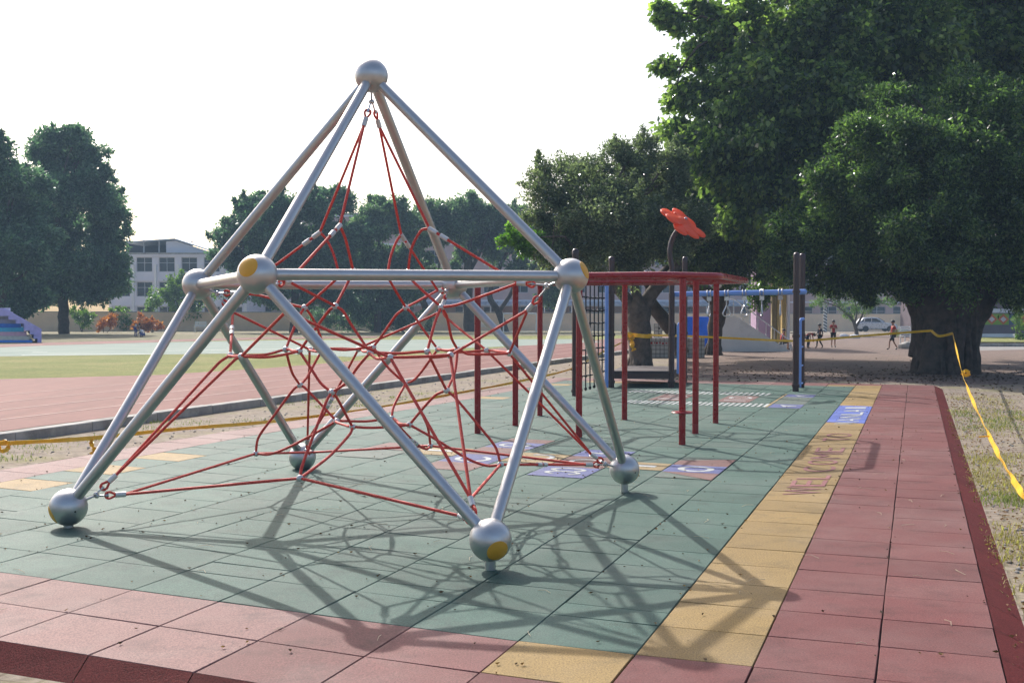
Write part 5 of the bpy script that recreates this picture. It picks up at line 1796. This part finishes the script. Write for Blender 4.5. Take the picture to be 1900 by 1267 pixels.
def tilemat():
    m, nt, bs = new_mat('white_wall_tiles')
    tc = N(nt, 'ShaderNodeTexCoord')
    mp = N(nt, 'ShaderNodeMapping')
    mp.inputs['Rotation'].default_value = (R_(90), 0, 0)
    nt.links.new(tc.outputs['Object'], mp.inputs[0])
    br = N(nt, 'ShaderNodeTexBrick')
    br.offset = 0
    br.inputs['Brick Width'].default_value = .155
    br.inputs['Row Height'].default_value = .155
    br.inputs['Scale'].default_value = 1
    br.inputs['Mortar Size'].default_value = .012
    br.inputs['Color1'].default_value = (.50, .49, .47, 1)
    br.inputs['Color2'].default_value = (.42, .41, .40, 1)
    br.inputs['Mortar'].default_value = (.07, .07, .07, 1)
    nt.links.new(mp.outputs[0], br.inputs['Vector'])
    nt.links.new(br.outputs['Color'], bs.inputs['Base Color'])
    bs.inputs['Roughness'].default_value = .3
    return m


M['tile'] = tilemat()
YT_ = 43.0
zt = gz(YT_)
p, q = at(1187, 626, YT_), at(1306, 626, YT_)
tw = thing('tiled_wall', 'low white tiled wall between the two grey trunks', 'wall', ((p.x + q.x) / 2, YT_, zt))
MB().box(((p.x + q.x) / 2, YT_, (p.z + zt) / 2 - .03), (q.x - p.x, .35, p.z - zt + .06)).build('wall_body', M['tile'], tw)
sg = MB()
xr = p.x + .1
while xr < p.x + (q.x - p.x) * .75:
    wseg = RNG.uniform(.03, .09)
    sg.box((xr, YT_ - .178, p.z - .2 + RNG.uniform(-.012, .012)), (wseg, .006, RNG.uniform(.05, .085)))
    xr += wseg + .045
sg.build('red_lettering', M['redpaint'], tw)
p, q = at(1213.5, 600, 47), at(1228, 600, 47)
tp_ = thing('tiled_pillar', 'narrow white tiled pillar with dark square holes', 'pillar', ((p.x + q.x) / 2, 47, gz(47)))
MB().box(((p.x + q.x) / 2, 47, (p.z + gz(47)) / 2), (q.x - p.x, .3, p.z - gz(47))).build('pillar_body', M['tile'], tp_)
hl_ = MB()
for z in (p.z - .2, p.z - .45):
    hl_.box(((p.x + q.x) / 2 + .03, 46.845, z), (.07, .012, .07))
hl_.build('hole', M['dark'], tp_)
MB().tube([((p.x + q.x) / 2, 47, p.z), ((p.x + q.x) / 2, 47, p.z + .22)], .012, 8).build('pillar_rod', M['steel'], tp_)


def stripemat():
    m, nt, bs = new_mat('black_white_spiral')
    tc = N(nt, 'ShaderNodeTexCoord')
    w = N(nt, 'ShaderNodeTexWave')
    w.bands_direction = 'Z'
    w.inputs['Scale'].default_value = 1.15
    mp = N(nt, 'ShaderNodeMapping')
    mp.inputs['Rotation'].default_value = (0, R_(-32), 0)
    nt.links.new(tc.outputs['Object'], mp.inputs[0])
    nt.links.new(mp.outputs[0], w.inputs['Vector'])
    nt.links.new(ramp(nt, w.outputs['Fac'], [(.48, (.03, .03, .03)), (.52, (.6, .6, .58))]), bs.inputs['Base Color'])
    return m


b = at(1531, 612, 118)
zb = gz(118, -.08)
sp = thing('utility_pole', 'grey utility pole with black and white striped foot', 'pole', (b.x, b.y, zb))
MB().tube([(b.x, b.y, zb), (b.x, b.y, zb + 2.35)], .2, 16).build('striped_foot', stripemat(), sp, smooth=True)
MB().tube([(b.x, b.y, zb + 2.35), (b.x, b.y, zb + 8.5)], [.17, .13], 16).build('pole_shaft', M['concrete'], sp, smooth=True)

# ------------------------------------------------------------------ bleachers at the far left
YBl = 57.5
zb = gz(YBl, ZF)
ble = thing('bleachers', 'lilac walled grandstand steps with blue, cyan and pink risers at the left edge', 'bleachers', (at(0, 640, YBl).x, YBl, zb))
STP = [(637, 'b', 77), (629.5, 'c', 77), (622, 'p', 72), (614.5, 'y', 62), (607.5, 't', 46), (600.5, 'w', 30), (594, 'w', 14), (587, 'w', 4)]
BC = {'b': plain('riser_blue', (.06, .26, .78), .7), 'c': plain('riser_cream', (.68, .62, .45), .7), 'p': plain('riser_pink', (.74, .46, .54), .7), 't': plain('riser_cyan', (.08, .60, .80), .7), 'w': plain('riser_grey', (.62, .62, .68), .7), 'l': plain('lilac_parapet', (.46, .44, .80), .75)}
cols = ['b', 'c', 'p', 't', 'b', 'w', 'w', 'w', 'w']
xr = at(60, 630, YBl).x
rise, tread = .205, .42
for k in range(9):
    xk = xr - .14 * k
    x0k = -40.0
    z0k = zb + (0 if k == 0 else .13 + rise * (k - 1))
    z1k = zb + .13 + rise * k
    yk = YBl + tread * k
    sh = -.43 * tread * k
    r_ = MB().slab([Vector((x0k + sh, yk, zb - .05)), Vector((xk + sh, yk, zb - .05)), Vector((xk + sh, yk, z1k)), Vector((x0k + sh, yk, z1k))], (-1.75 + .43 * tread * k * .5, 4 - tread * k * .5, 0))
    r_.build('step', [BC[cols[k]]], ble)
pts2 = [(77, 641), (77, 612), (8, 573), (-60, 573), (-60, 582), (0, 582), (0, 588), (16, 588), (16, 595), (30, 595), (30, 602), (45, 602), (45, 615), (56, 615), (56, 622), (63, 622), (63, 630), (70, 630), (70, 641)]
P = [at(x, y, YBl - .06) for x, y in pts2]
for v in P:
    if v.z < zb + .06:
        v.z = zb - .05
MB().slab(P, (-1.9, 4.2, 0)).build('parapet', BC['l'], ble)

# ------------------------------------------------------------------ goal, benches, stones
YGo = 101
zg = gz(YGo, ZF)
gp0, gp1 = at(934, 620, YGo), at(995, 620, YGo)
zt_ = at(934, 582, YGo).z
gl = thing('football_goal', 'white football goal at the far side of the field', 'goal', ((gp0.x + gp1.x) / 2, YGo, zg))
MB().tube([(gp0.x, YGo, zg - .05), (gp0.x, YGo, zt_), (gp1.x, YGo, zt_), (gp1.x, YGo, zg - .05)], .07, 10).build('goal_frame', M['white'], gl, smooth=False)
gb_ = MB()
for x in (gp0.x, gp1.x):
    gb_.tube([(x + .02, YGo + .07, zt_ - .03), (x + .02, YGo + .9, zt_ - .35), (x + .02, YGo + 1.5, zg)], .035, 8)
gb_.tube([(gp0.x, YGo + 1.5, zg + .03), (gp1.x, YGo + 1.5, zg + .03)], .035, 8)
gb_.build('goal_stay', M['white'], gl)


def bench(name, label, c, w, rotz=0.0):
    z = c.z
    root = thing(name, label, 'bench', c, None, rotz)
    Rm = Matrix.Rotation(rotz, 3, 'Z')

    def L(v):
        return Vector(c) + Rm @ Vector(v)
    s = MB()
    for k in range(4):
        s.box(L((0, -.18 + .11 * k, .44)), (w, .09, .035), Rm)
    s.build('seat', M['white'], root)
    s = MB()
    for k in range(4):
        s.box(L((0, .24 + .02 * k, .56 + .12 * k)), (w, .03, .08), Rm)
    s.build('backrest', M['white'], root)
    for x in (-w / 2 + .06, w / 2 - .06):
        s = MB()
        s.box(L((x, -.18, .21)), (.05, .05, .42), Rm)
        s.box(L((x, .2, .46)), (.05, .05, .92), Rm)
        s.box(L((x, 0, .62)), (.05, .5, .04), Rm)
        s.build('leg', M['white'], root)
    return root


b = at(371, 615, 97)
b.z = gz(97, ZF)
bench('garden_bench', 'white slatted bench against the beige wall at the left', b, 1.0)
b = gpt(1684, 637)
bench('garden_bench', 'white bench beside the thick trunk and the low palm', b, .75, .3)
b = at(898, 611, 106)
b.z = gz(106, ZF)
bench('garden_bench', 'white bench by the wall left of the football goal', b, 1.6)
for k, (px, py, r, lab) in enumerate(((1566, 624, .36, 'pale edging stone left of the small bright tree'), (1607, 624, .34, 'pale edging stone right of the small bright tree'), (1586, 626.5, .42, 'pale edging stone in front of the small bright tree'), (1688, 646, .55, 'grey rock by the foot of the thick trunk'))):
    c = gpt(px, py)
    mb = MB().ball((c.x, c.y, c.z + r * .2), (r, r * .6, r * .45), 12, k=8)
    mb.v = [tuple(Vector(v) + Vector(RNG.normal(0, .03, 3)) * r) for v in mb.v]
    tag(mb.build('edging_stone' if k < 3 else 'rock', M['stairgrey'] if k < 3 else M['concrete'], None, origin=c), lab, 'stone', 'stones round the small bright tree' if k < 3 else None)

# ------------------------------------------------------------------ silver car
YC = 121.0
zc0 = gz(YC, -.08)
xc0 = at(1588, 600, YC).x
car = thing('parked_car', 'silver hatchback parked in front of the beige wall', 'car', (xc0 + 2.1, YC, zc0))
M['carpaint'] = plain('silver_car_paint', (.50, .51, .54), .3, .55, .03, 3, coat=.6)
M['tyre'] = plain('black_tyre', (.02, .02, .02), .8)
prof = [(0.0, .38), (.02, .78), (.12, .98), (.9, 1.03), (2.9, .98), (3.75, .86), (4.1, .72), (4.2, .5), (4.18, .3), (.1, .28)]
cab = [(.14, .97), (.55, 1.42), (.85, 1.5), (1.75, 1.52), (2.15, 1.46), (2.95, .99)]
mb = MB()
mb.slab([Vector((xc0 + x, YC - .85, zc0 + z)) for x, z in prof], (0, 1.7, 0))
mb.build('car_body', M['carpaint'], car, bevel=.09)
mb = MB()
n = len(mb.v)
k = len(cab)
for y, f_ in ((-.8, 0), (-.62, 1), (.62, 1), (.8, 0)):
    pass
lo = [(x, z) for x, z in cab]
mb.slab([Vector((xc0 + x, YC - .68, zc0 + z)) for x, z in cab], (0, 1.36, 0))
mb.build('cabin', M['carpaint'], car, bevel=.08)
for lab_, q in (('side_window', [(.72, 1.05), (.78, 1.4), (1.4, 1.44), (1.42, 1.05)]), ('side_window', [(1.5, 1.05), (1.48, 1.44), (1.95, 1.41), (2.55, 1.05)]), ('rear_window', [(.3, 1.05), (.5, 1.32), (.66, 1.36), (.62, 1.05)])):
    MB().slab([Vector((xc0 + x, YC - .688, zc0 + z)) for x, z in q], (0, .004, 0)).build(lab_, M['glass'], car)
MB().slab([Vector((xc0 + 2.2, YC - .6, zc0 + 1.44)), Vector((xc0 + 2.2, YC + .6, zc0 + 1.44)), Vector((xc0 + 2.92, YC + .6, zc0 + 1.03)), Vector((xc0 + 2.92, YC - .6, zc0 + 1.03))], (.02, 0, .03)).build('windscreen', M['glass'], car)
for x in (.78, 3.35):
    for y in (-.8, .8):
        c = (xc0 + x, YC + y, zc0 + .32)
        Mx = Matrix.Translation(c) @ Matrix.Rotation(R_(90), 4, 'X')
        w_ = MB().lathe([(.2, -.11), (.3, -.11), (.32, -.07), (.32, .07), (.3, .11), (.2, .11)], 24, Mx).build('wheel', M['tyre'], car, smooth=True)
        MB().lathe([(.02, -.085), (.2, -.095), (.2, .095), (.02, .085)], 10, Mx).build('rim', M['steel'], w_)
MB().ball((xc0 + 4.05, YC - .62, zc0 + .7), (.1, .16, .09), 12, k=8).build('headlight', M['glass'], car, smooth=True)
MB().ball((xc0 + 2.45, YC - .93, zc0 + 1.05), (.08, .09, .06), 10, k=6).build('wing_mirror', M['carpaint'], car, smooth=True)

# ================================================================== PEOPLE
CLO = {'red': plain('red_shirt', (.40, .035, .035), .85, 0, .15, 9), 'navy': plain('navy_cloth', (.012, .018, .05), .85), 'black': plain('black_cloth', (.012, .012, .014), .85), 'white': plain('white_shirt', (.6, .6, .62), .85),
       'blue': plain('blue_trousers', (.03, .045, .22), .85), 'shoe': plain('dark_shoe', (.015, .013, .012), .6)}


def skin_obj(name, mat, parent, verts, edges, radii, root=0, sub=2):
    inv = parent_world(parent).inverted()
    me = bpy.data.meshes.new(name)
    me.from_pydata([tuple(inv @ Vector(v)) for v in verts], edges, [])
    o = bpy.data.objects.new(name, me)
    COL.objects.link(o)
    o.parent = parent
    me.materials.append(mat)
    md = o.modifiers.new('Skin', 'SKIN')
    md.use_smooth_shade = True
    sv = me.skin_vertices[0].data
    for i, r in enumerate(radii):
        sv[i].radius = (r, r) if not isinstance(r, tuple) else r
        sv[i].use_root = (i == root)
    s = o.modifiers.new('Sub', 'SUBSURF')
    s.levels = s.render_levels = sub
    return o


def person(label, foot, H, face, pose, top, bottom, long_legs=False, group=None, long_sleeve=False, sit=0.0):
    """pose: joints in units of the standing height; x forward (face direction), y to the person's left, z up"""
    root = thing('person', label, 'person', foot, group)
    f_ = Vector((math.cos(face), math.sin(face), 0))
    l_ = Vector((-math.sin(face), math.cos(face), 0))

    def J(k):
        x, y, z = pose[k]
        return Vector(foot) + (f_ * x + l_ * y + Vector((0, 0, z))) * H
    names = ['pelvis', 'waist', 'chest', 'neck', 'head', 'crown', 'shL', 'elL', 'haL', 'shR', 'elR', 'haR', 'hipL', 'knL', 'anL', 'toL', 'hipR', 'knR', 'anR', 'toR']
    idx = {n_: i for i, n_ in enumerate(names)}
    E_ = [('pelvis', 'waist'), ('waist', 'chest'), ('chest', 'neck'), ('neck', 'head'), ('head', 'crown'), ('chest', 'shL'), ('shL', 'elL'), ('elL', 'haL'), ('chest', 'shR'), ('shR', 'elR'), ('elR', 'haR'),
          ('pelvis', 'hipL'), ('hipL', 'knL'), ('knL', 'anL'), ('anL', 'toL'), ('pelvis', 'hipR'), ('hipR', 'knR'), ('knR', 'anR'), ('anR', 'toR')]
    rad = {'pelvis': .062, 'waist': .056, 'chest': .066, 'neck': .026, 'head': .054, 'crown': .046, 'sh': .034, 'el': .022, 'ha': .018, 'hip': .046, 'kn': .031, 'an': .020, 'to': .018}
    R = [rad.get(n_, rad.get(n_[:-1], .03)) * H for n_ in names]
    V = [J(n_) for n_ in names]
    skin_obj('body', M['skin'], root, V, [(idx[a], idx[b]) for a, b in E_], R)

    def part(nm, mat, chain, scale, cut=None):
        used = []
        ed = []
        for a, b in chain:
            for q in (a, b):
                if q not in used:
                    used.append(q)
            ed.append((used.index(a), used.index(b)))
        vv = [J(q) for q in used]
        rr = [rad.get(q, rad.get(q[:-1], .03)) * H * scale for q in used]
        if cut:
            for q, t, other in cut:
                i = used.index(q)
                vv[i] = J(other).lerp(J(q), t)
        return skin_obj(nm, mat, root, vv, ed, rr)
    sl_cut = None if long_sleeve else [('elL', .8, 'shL'), ('elR', .8, 'shR')]
    ch = [('waist', 'chest'), ('waist', 'pelvis'), ('chest', 'shL'), ('shL', 'elL'), ('chest', 'shR'), ('shR', 'elR')]
    if long_sleeve:
        ch += [('elL', 'haL'), ('elR', 'haR')]
        sl_cut = [('haL', .85, 'elL'), ('haR', .85, 'elR')]
    part('shirt', CLO[top], ch, 1.16, sl_cut)
    lg = [('pelvis', 'hipL'), ('hipL', 'knL'), ('pelvis', 'hipR'), ('hipR', 'knR')]
    if long_legs:
        lg += [('knL', 'anL'), ('knR', 'anR')]
    part('trousers' if long_legs else 'shorts', CLO[bottom], lg, 1.22, None)
    for s_ in 'LR':
        a, t = J('an' + s_), J('to' + s_)
        d = (t - a)
        skin_obj('shoe', CLO['shoe'], root, [a + Vector((0, 0, -.01 * H)), a.lerp(t, .6), t + d * .15], [(0, 1), (1, 2)], [.026 * H, .026 * H, .022 * H])
    hd, cr = J('head'), J('crown')
    up = (cr - hd).normalized()
    fw = (f_ - up * f_.dot(up)).normalized()
    Mx = Matrix((fw, up.cross(fw), up)).transposed()
    mid = hd.lerp(cr, .5)
    MB().ball(mid + up * .022 * H - fw * .012 * H, (.066 * H, .058 * H, .056 * H), 16, k=10, M=Mx).build('hair', M['hair'], root, smooth=True)
    fc_ = MB()
    side = up.cross(fw)
    fc_.ball(mid + fw * .060 * H - up * .014 * H, (.012 * H, .009 * H, .014 * H), 8, k=6, M=Mx)
    for s_ in (-1, 1):
        fc_.ball(mid + side * s_ * .054 * H - up * .012 * H, (.012 * H, .006 * H, .018 * H), 8, k=6, M=Mx)
    fc_.build('nose_and_ears', M['skin'], root, smooth=True)
    ey = MB()
    for s_ in (-1, 1):
        ey.ball(mid + fw * .055 * H + side * s_ * .02 * H, (.006 * H, .008 * H, .006 * H), 8, k=6, M=Mx)
    ey.build('eyes', M['hair'], root, smooth=True)
    # hands: palm, four fingers and a thumb
    for s_ in 'LR':
        e, h_ = J('el' + s_), J('ha' + s_)
        d = (h_ - e).normalized()
        sd = d.cross(Vector((0, 0, 1)))
        sd = sd.normalized() if sd.length > .1 else l_
        nn = d.cross(sd)
        vv, ee, rr = [h_ - d * .012 * H, h_ + d * .03 * H], [(0, 1)], [.013 * H, .014 * H]
        for k, (o_, ln) in enumerate(((-.016, .034), (-.006, .04), (.006, .038), (.016, .03))):
            i = len(vv)
            vv += [h_ + d * (.036 * H) + sd * o_ * H, h_ + d * (.036 + ln * .6) * H + sd * o_ * H + nn * .006 * H, h_ + d * (.036 + ln) * H + sd * o_ * H + nn * .018 * H]
            ee += [(1, i), (i, i + 1), (i + 1, i + 2)]
            rr += [.0055 * H, .005 * H, .0042 * H]
        i = len(vv)
        vv += [h_ + d * .012 * H + sd * .02 * H, h_ + d * .034 * H + sd * .032 * H + nn * .008 * H]
        ee += [(0, i), (i, i + 1)]
        rr += [.006 * H, .005 * H]
        skin_obj('hand', M['skin'], root, vv, ee, rr, sub=1)
    return root


STAND = dict(pelvis=(0, 0, .52), waist=(0, 0, .61), chest=(.005, 0, .73), neck=(.005, 0, .83), head=(.02, 0, .885), crown=(.02, 0, .955),
             shL=(0, .095, .785), elL=(-.02, .13, .64), haL=(.02, .14, .50), shR=(0, -.095, .785), elR=(-.02, -.13, .64), haR=(.02, -.14, .50),
             hipL=(0, .05, .49), knL=(.015, .055, .28), anL=(0, .06, .045), toL=(.075, .065, .02), hipR=(0, -.05, .49), knR=(.015, -.055, .28), anR=(0, -.06, .045), toR=(.075, -.065, .02))


def pose(**kw):
    d = dict(STAND)
    d.update(kw)
    return d


WALK = pose(knL=(.13, .055, .30), anL=(.15, .055, .06), toL=(.22, .055, .035), knR=(-.03, -.055, .28), anR=(-.16, -.055, .07), toR=(-.10, -.055, .02), elL=(-.07, .12, .66), haL=(-.07, .12, .54), elR=(.03, -.12, .65), haR=(.10, -.1, .55))
PI = math.pi


def ppl(px, py, base=-.076):
    p = onto(px, py, base, True)
    return p


f1 = ppl(1521, 645)
hpx = lambda p, n: n * p.y / F_PX
person('child in dark long clothes walking left across the brick plaza', f1, hpx(f1, 46), PI + .15, WALK, 'navy', 'black', True, long_sleeve=True, group='children on the plaza')
f2 = ppl(1546, 643)
person('child in red shirt and black shorts standing with hands at the chest', f2, hpx(f2, 51), -PI / 2, pose(elL=(.02, .13, .67), haL=(.09, .03, .70), elR=(.02, -.13, .67), haR=(.09, -.03, .72)), 'red', 'black', group='children on the plaza')
f3 = ppl(1657, 648)
person('child in red top and black shorts striding left near the thick trunk', f3, hpx(f3, 56), PI, WALK, 'red', 'black', group='children on the plaza')
f4 = ppl(1499, 645)
person('child in red bending forward beside the brown end posts', f4, hpx(f4, 44), 0.25, pose(pelvis=(-.06, 0, .50), waist=(.01, 0, .58), chest=(.11, 0, .62), neck=(.2, 0, .62), head=(.255, 0, .60), crown=(.32, 0, .57), shL=(.13, .09, .62), shR=(.13, -.09, .62), elL=(.17, .11, .47), haL=(.2, .1, .33), elR=(.17, -.11, .47), haR=(.2, -.1, .33), hipL=(-.05, .05, .48), hipR=(-.05, -.05, .48), knL=(.03, .055, .28), knR=(.03, -.055, .28)), 'red', 'navy', True, group='children on the plaza')
f5 = at(1449, 634, YS + .9)
f5.z = at(1449, 636, YS).z - .32
SIT = pose(pelvis=(0, 0, .27), waist=(.02, 0, .36), chest=(.06, 0, .48), neck=(.09, 0, .58), head=(.11, 0, .63), crown=(.12, 0, .70), shL=(.06, .095, .53), shR=(.06, -.095, .53), elL=(.12, .12, .40), haL=(.22, .07, .34), elR=(.12, -.12, .40), haR=(.22, -.07, .34), hipL=(.02, .05, .26), hipR=(.02, -.05, .26), knL=(.24, .07, .27), knR=(.24, -.07, .27), anL=(.24, .07, .05), anR=(.24, -.07, .05), toL=(.31, .07, .02), toR=(.31, -.07, .02))
person('child in red sitting on the lower steps of the pale stair', f5, 1.28, 0.0, SIT, 'red', 'black', group='children on the plaza')
f6 = at(252, 634, 74)
f6.z = gz(74, ZF)
person('stooping person in white shirt and blue trousers beyond the field', f6, 1.22, -.5, pose(pelvis=(-.05, 0, .5), waist=(0, 0, .58), chest=(.09, 0, .65), neck=(.17, 0, .68), head=(.22, 0, .69), crown=(.285, 0, .70), shL=(.11, .09, .67), shR=(.11, -.09, .67), elL=(.16, .11, .53), haL=(.2, .08, .41), elR=(.16, -.11, .53), haR=(.2, -.08, .41)), 'white', 'blue', True, group='people by the orange bushes')
f7 = at(266, 634, 74)
f7.z = gz(74, ZF)
CR_ = {k: (v[0], v[1], v[2] * .82) for k, v in SIT.items()}
CR_.update(pelvis=(0, 0, .16), hipL=(.02, .05, .16), hipR=(.02, -.05, .16), waist=(.04, 0, .25), chest=(.12, 0, .35), neck=(.19, 0, .42), head=(.22, 0, .45), crown=(.26, 0, .5), shL=(.12, .095, .38), shR=(.12, -.095, .38), knL=(.2, .08, .28), knR=(.2, -.08, .28), anL=(.1, .07, .05), anR=(.1, -.07, .05), toL=(.17, .07, .02), toR=(.17, -.07, .02), elL=(.2, .11, .27), elR=(.2, -.11, .27), haL=(.28, .07, .2), haR=(.28, -.07, .2))
person('crouching person in white shirt beside the stooping one', f7, 1.2, PI - .4, CR_, 'white', 'blue', True, group='people by the orange bushes')

# ================================================================== LITTER AND WEEDS
M['litter'] = leafmat('dry_leaf', (0.20, 0.10, 0.05), (0.42, 0.28, 0.15), .15, .7, .2)
M['litter_dark'] = leafmat('dark_dry_leaf', (0.055, 0.035, 0.022), (0.14, 0.08, 0.045), .1, .7, .2)
M['straw'] = plain('dry_straw', (0.48, 0.40, 0.27), .8)


def scatter(name, pts, size, mat, seed, kind='stuff'):
    """small curled leaves lying on a surface"""
    rng = np.random.default_rng(seed)
    mb = MB()
    for p in pts:
        L = size * rng.uniform(.45, 1.3)
        a = rng.uniform(0, 2 * math.pi)
        d, s_ = Vector((math.cos(a), math.sin(a), 0)), Vector((-math.sin(a), math.cos(a), 0))
        w = L * rng.uniform(.3, .6)
        h1, h2, h3 = rng.uniform(0.1, .4, 3) * L
        b = Vector(p) + Vector((0, 0, .004))
        mb.quad(b - d * L / 2 + Vector((0, 0, h1)), b + s_ * w / 2 + Vector((0, 0, h2)), b)
        mb.quad(b - d * L / 2 + Vector((0, 0, h1)), b, b - s_ * w / 2 + Vector((0, 0, h3)))
        mb.quad(b, b + s_ * w / 2 + Vector((0, 0, h2)), b + d * L / 2 + Vector((0, 0, h3 * .7)))
        mb.quad(b, b + d * L / 2 + Vector((0, 0, h3 * .7)), b - s_ * w / 2 + Vector((0, 0, h3)))
    o = mb.build(name, mat, None, fixn=False)
    o['kind'] = kind
    return o


pts = []
for k in range(600):
    s_, w = RNG.uniform(4.4, 26), RNG.uniform(-8.8, .38)
    if RNG.random() < .55:
        w = WE[RNG.integers(0, len(WE) - 1)] + RNG.normal(0, .03)
    pts.append(PS(s_, min(w, .38)))
for k in range(130):
    pts.append(PS(RNG.uniform(5.5, 13), RNG.uniform(-6, -1.3)))
scatter('fallen_leaves', pts, .029, M['litter_dark'], 1)
scatter('pale_leaf_bits', [PS(RNG.uniform(4.4, 24), (WE[RNG.integers(0, len(WE) - 1)] + RNG.normal(0, .05)) if RNG.random() < .5 else RNG.uniform(-6, .35)) for k in range(330)], .028, M['litter'], 2)
pts = []
for k in range(3000):
    p = sw(RNG.uniform(4, 26), .6 + abs(RNG.normal(0, .8)), -.08)
    pts.append(p)
for k in range(260):
    p = sw(RNG.uniform(4.2, 20), .42 + RNG.uniform(0, .14), -.015 - .02)
    pts.append(Vector((p.x, p.y, -.05)))
scatter('verge_leaves', pts, .036, M['litter'], 3)
pts = []
for k in range(1500):
    a = RNG.uniform(0, 2 * math.pi)
    r = abs(RNG.normal(0, 4.5)) + .6
    p = Vector((gb.x - 2 + r * math.cos(a) * 1.5, gb.y - 2 + r * math.sin(a), -.08))
    ws = p.dot(WD)
    if p.dot(SD) < SEND + .3 and ws < .6:
        continue
    pts.append(p)
scatter('shade_leaves', pts, .085, M['litter_dark'], 4)
M['pebble'] = plain('pale_pebble', (.34, .31, .27), .9, 0, .3, 8)
pb = MB()
for k in range(900):
    p = sw(RNG.uniform(4, 24), .62 + abs(RNG.normal(0, .9)), -.08) if k < 600 else sw(RNG.uniform(9, 30), -9.4 - abs(RNG.normal(0, .7)), -.08)
    r = RNG.uniform(.006, .022)
    pb.ball((p.x, p.y, p.z + r * .3), (r, r * .8, r * .6), 6, k=4)
pb.build('pebbles', M['pebble'], smooth=True)['kind'] = 'stuff'
# straw stalks on the rubber floor
sb = MB()
for k in range(120):
    c = PS(RNG.uniform(4.6, 17), RNG.uniform(-5.5, .4), .006)
    a = RNG.uniform(0, PI)
    L = RNG.uniform(.04, .16)
    d = Vector((math.cos(a), math.sin(a), 0))
    q = Vector((-d.y, d.x, 0)) * L * RNG.uniform(-.2, .2)
    sb.tube([c - d * L / 2, c + q + Vector((0, 0, .006)), c + d * L / 2], .0016, 4)
sb.build('straw_stalks', M['straw'])['kind'] = 'stuff'


def tufts(name, spots, per, h, mat, seed):
    rng = np.random.default_rng(seed)
    mb = MB()
    for c in spots:
        for k in range(per):
            p = Vector(c) + Vector((rng.normal(0, .12), rng.normal(0, .12), 0))
            a = rng.uniform(0, 2 * PI)
            hh_ = h * rng.uniform(.4, 1.2)
            d = Vector((math.cos(a), math.sin(a), 0))
            s_ = Vector((-d.y, d.x, 0)) * .004
            m_ = p + d * hh_ * .35 + Vector((0, 0, hh_ * .7))
            t = p + d * hh_ * rng.uniform(.6, 1.1) + Vector((0, 0, hh_ * rng.uniform(.5, 1)))
            mb.quad(p - s_, p + s_, m_ + s_ * .7, m_ - s_ * .7)
            mb.quad(m_ - s_ * .7, m_ + s_ * .7, t)
    o = mb.build(name, mat, None, fixn=False)
    o['kind'] = 'stuff'
    return o


LM_GRASS = leafmat('weed_blade', (.15, .185, .055), (.32, .30, .12), .3, .6, .2)
LM_DRY = leafmat('dry_blade', (.30, .24, .10), (.48, .40, .22), .3, .7, .2)


def patch(px, py, n, spread, base=-.08):
    c = onto(px, py, base)
    return [c + SD * RNG.normal(0, spread * 1.5) + WD * RNG.normal(0, spread) for _ in range(n)]


green, dry = [], []
for px, py, n, s_ in ((1800, 768, 12, .5), (1840, 778, 24, .7), (1880, 770, 16, .7), (1870, 930, 11, .16), (1895, 935, 8, .15), (1830, 790, 8, .3), (1900, 800, 10, .7)):
    green += patch(px, py, n, s_)
for px, py, n, s_ in ((1830, 855, 30, .4), (1880, 860, 24, .5), (1835, 990, 16, .14), (1870, 1005, 18, .22), (1815, 985, 8, .08), (1890, 1010, 14, .3), (1850, 905, 20, .35), (1885, 900, 18, .4), (1800, 760, 24, .6), (1860, 745, 34, 1.2), (1890, 1100, 8, .15), (1800, 880, 16, .2), (1850, 800, 24, .6)):
    dry += patch(px, py, n, s_)
for px, py, n, s_ in ((110, 828, 7, .3), (60, 850, 4, .3), (340, 786, 6, .4), (250, 800, 4, .3), (560, 745, 8, .5), (620, 752, 6, .4), (720, 738, 5, .5)):
    green += patch(px, py, n, s_)


def off_pad(p):
    w, s_ = p.dot(WD), p.dot(SD)
    return w > .6 or w < -9.2


tufts('green_weeds', [p for p in green if off_pad(p)], 30, .055, LM_GRASS, 5)
tufts('dry_weeds', [p for p in dry if off_pad(p)], 26, .055, LM_DRY, 6)

# ================================================================== HAZE
hz = MB().box((0, 62, 24), (420, 190, 60))
ho = hz.build('haze', [])
ho['kind'] = 'stuff'
hm = bpy.data.materials.new('haze_air')
hm.use_nodes = True
hn = hm.node_tree
for n_ in list(hn.nodes):
    if n_.type != 'OUTPUT_MATERIAL':
        hn.nodes.remove(n_)
pv = hn.nodes.new('ShaderNodeVolumePrincipled')
pv.inputs['Color'].default_value = (.50, .74, 1.0, 1)
pv.inputs['Density'].default_value = HAZE
pv.inputs['Anisotropy'].default_value = 0.1
hn.links.new(pv.outputs[0], hn.nodes['Material Output'].inputs['Volume'])
ho.data.materials.append(hm)
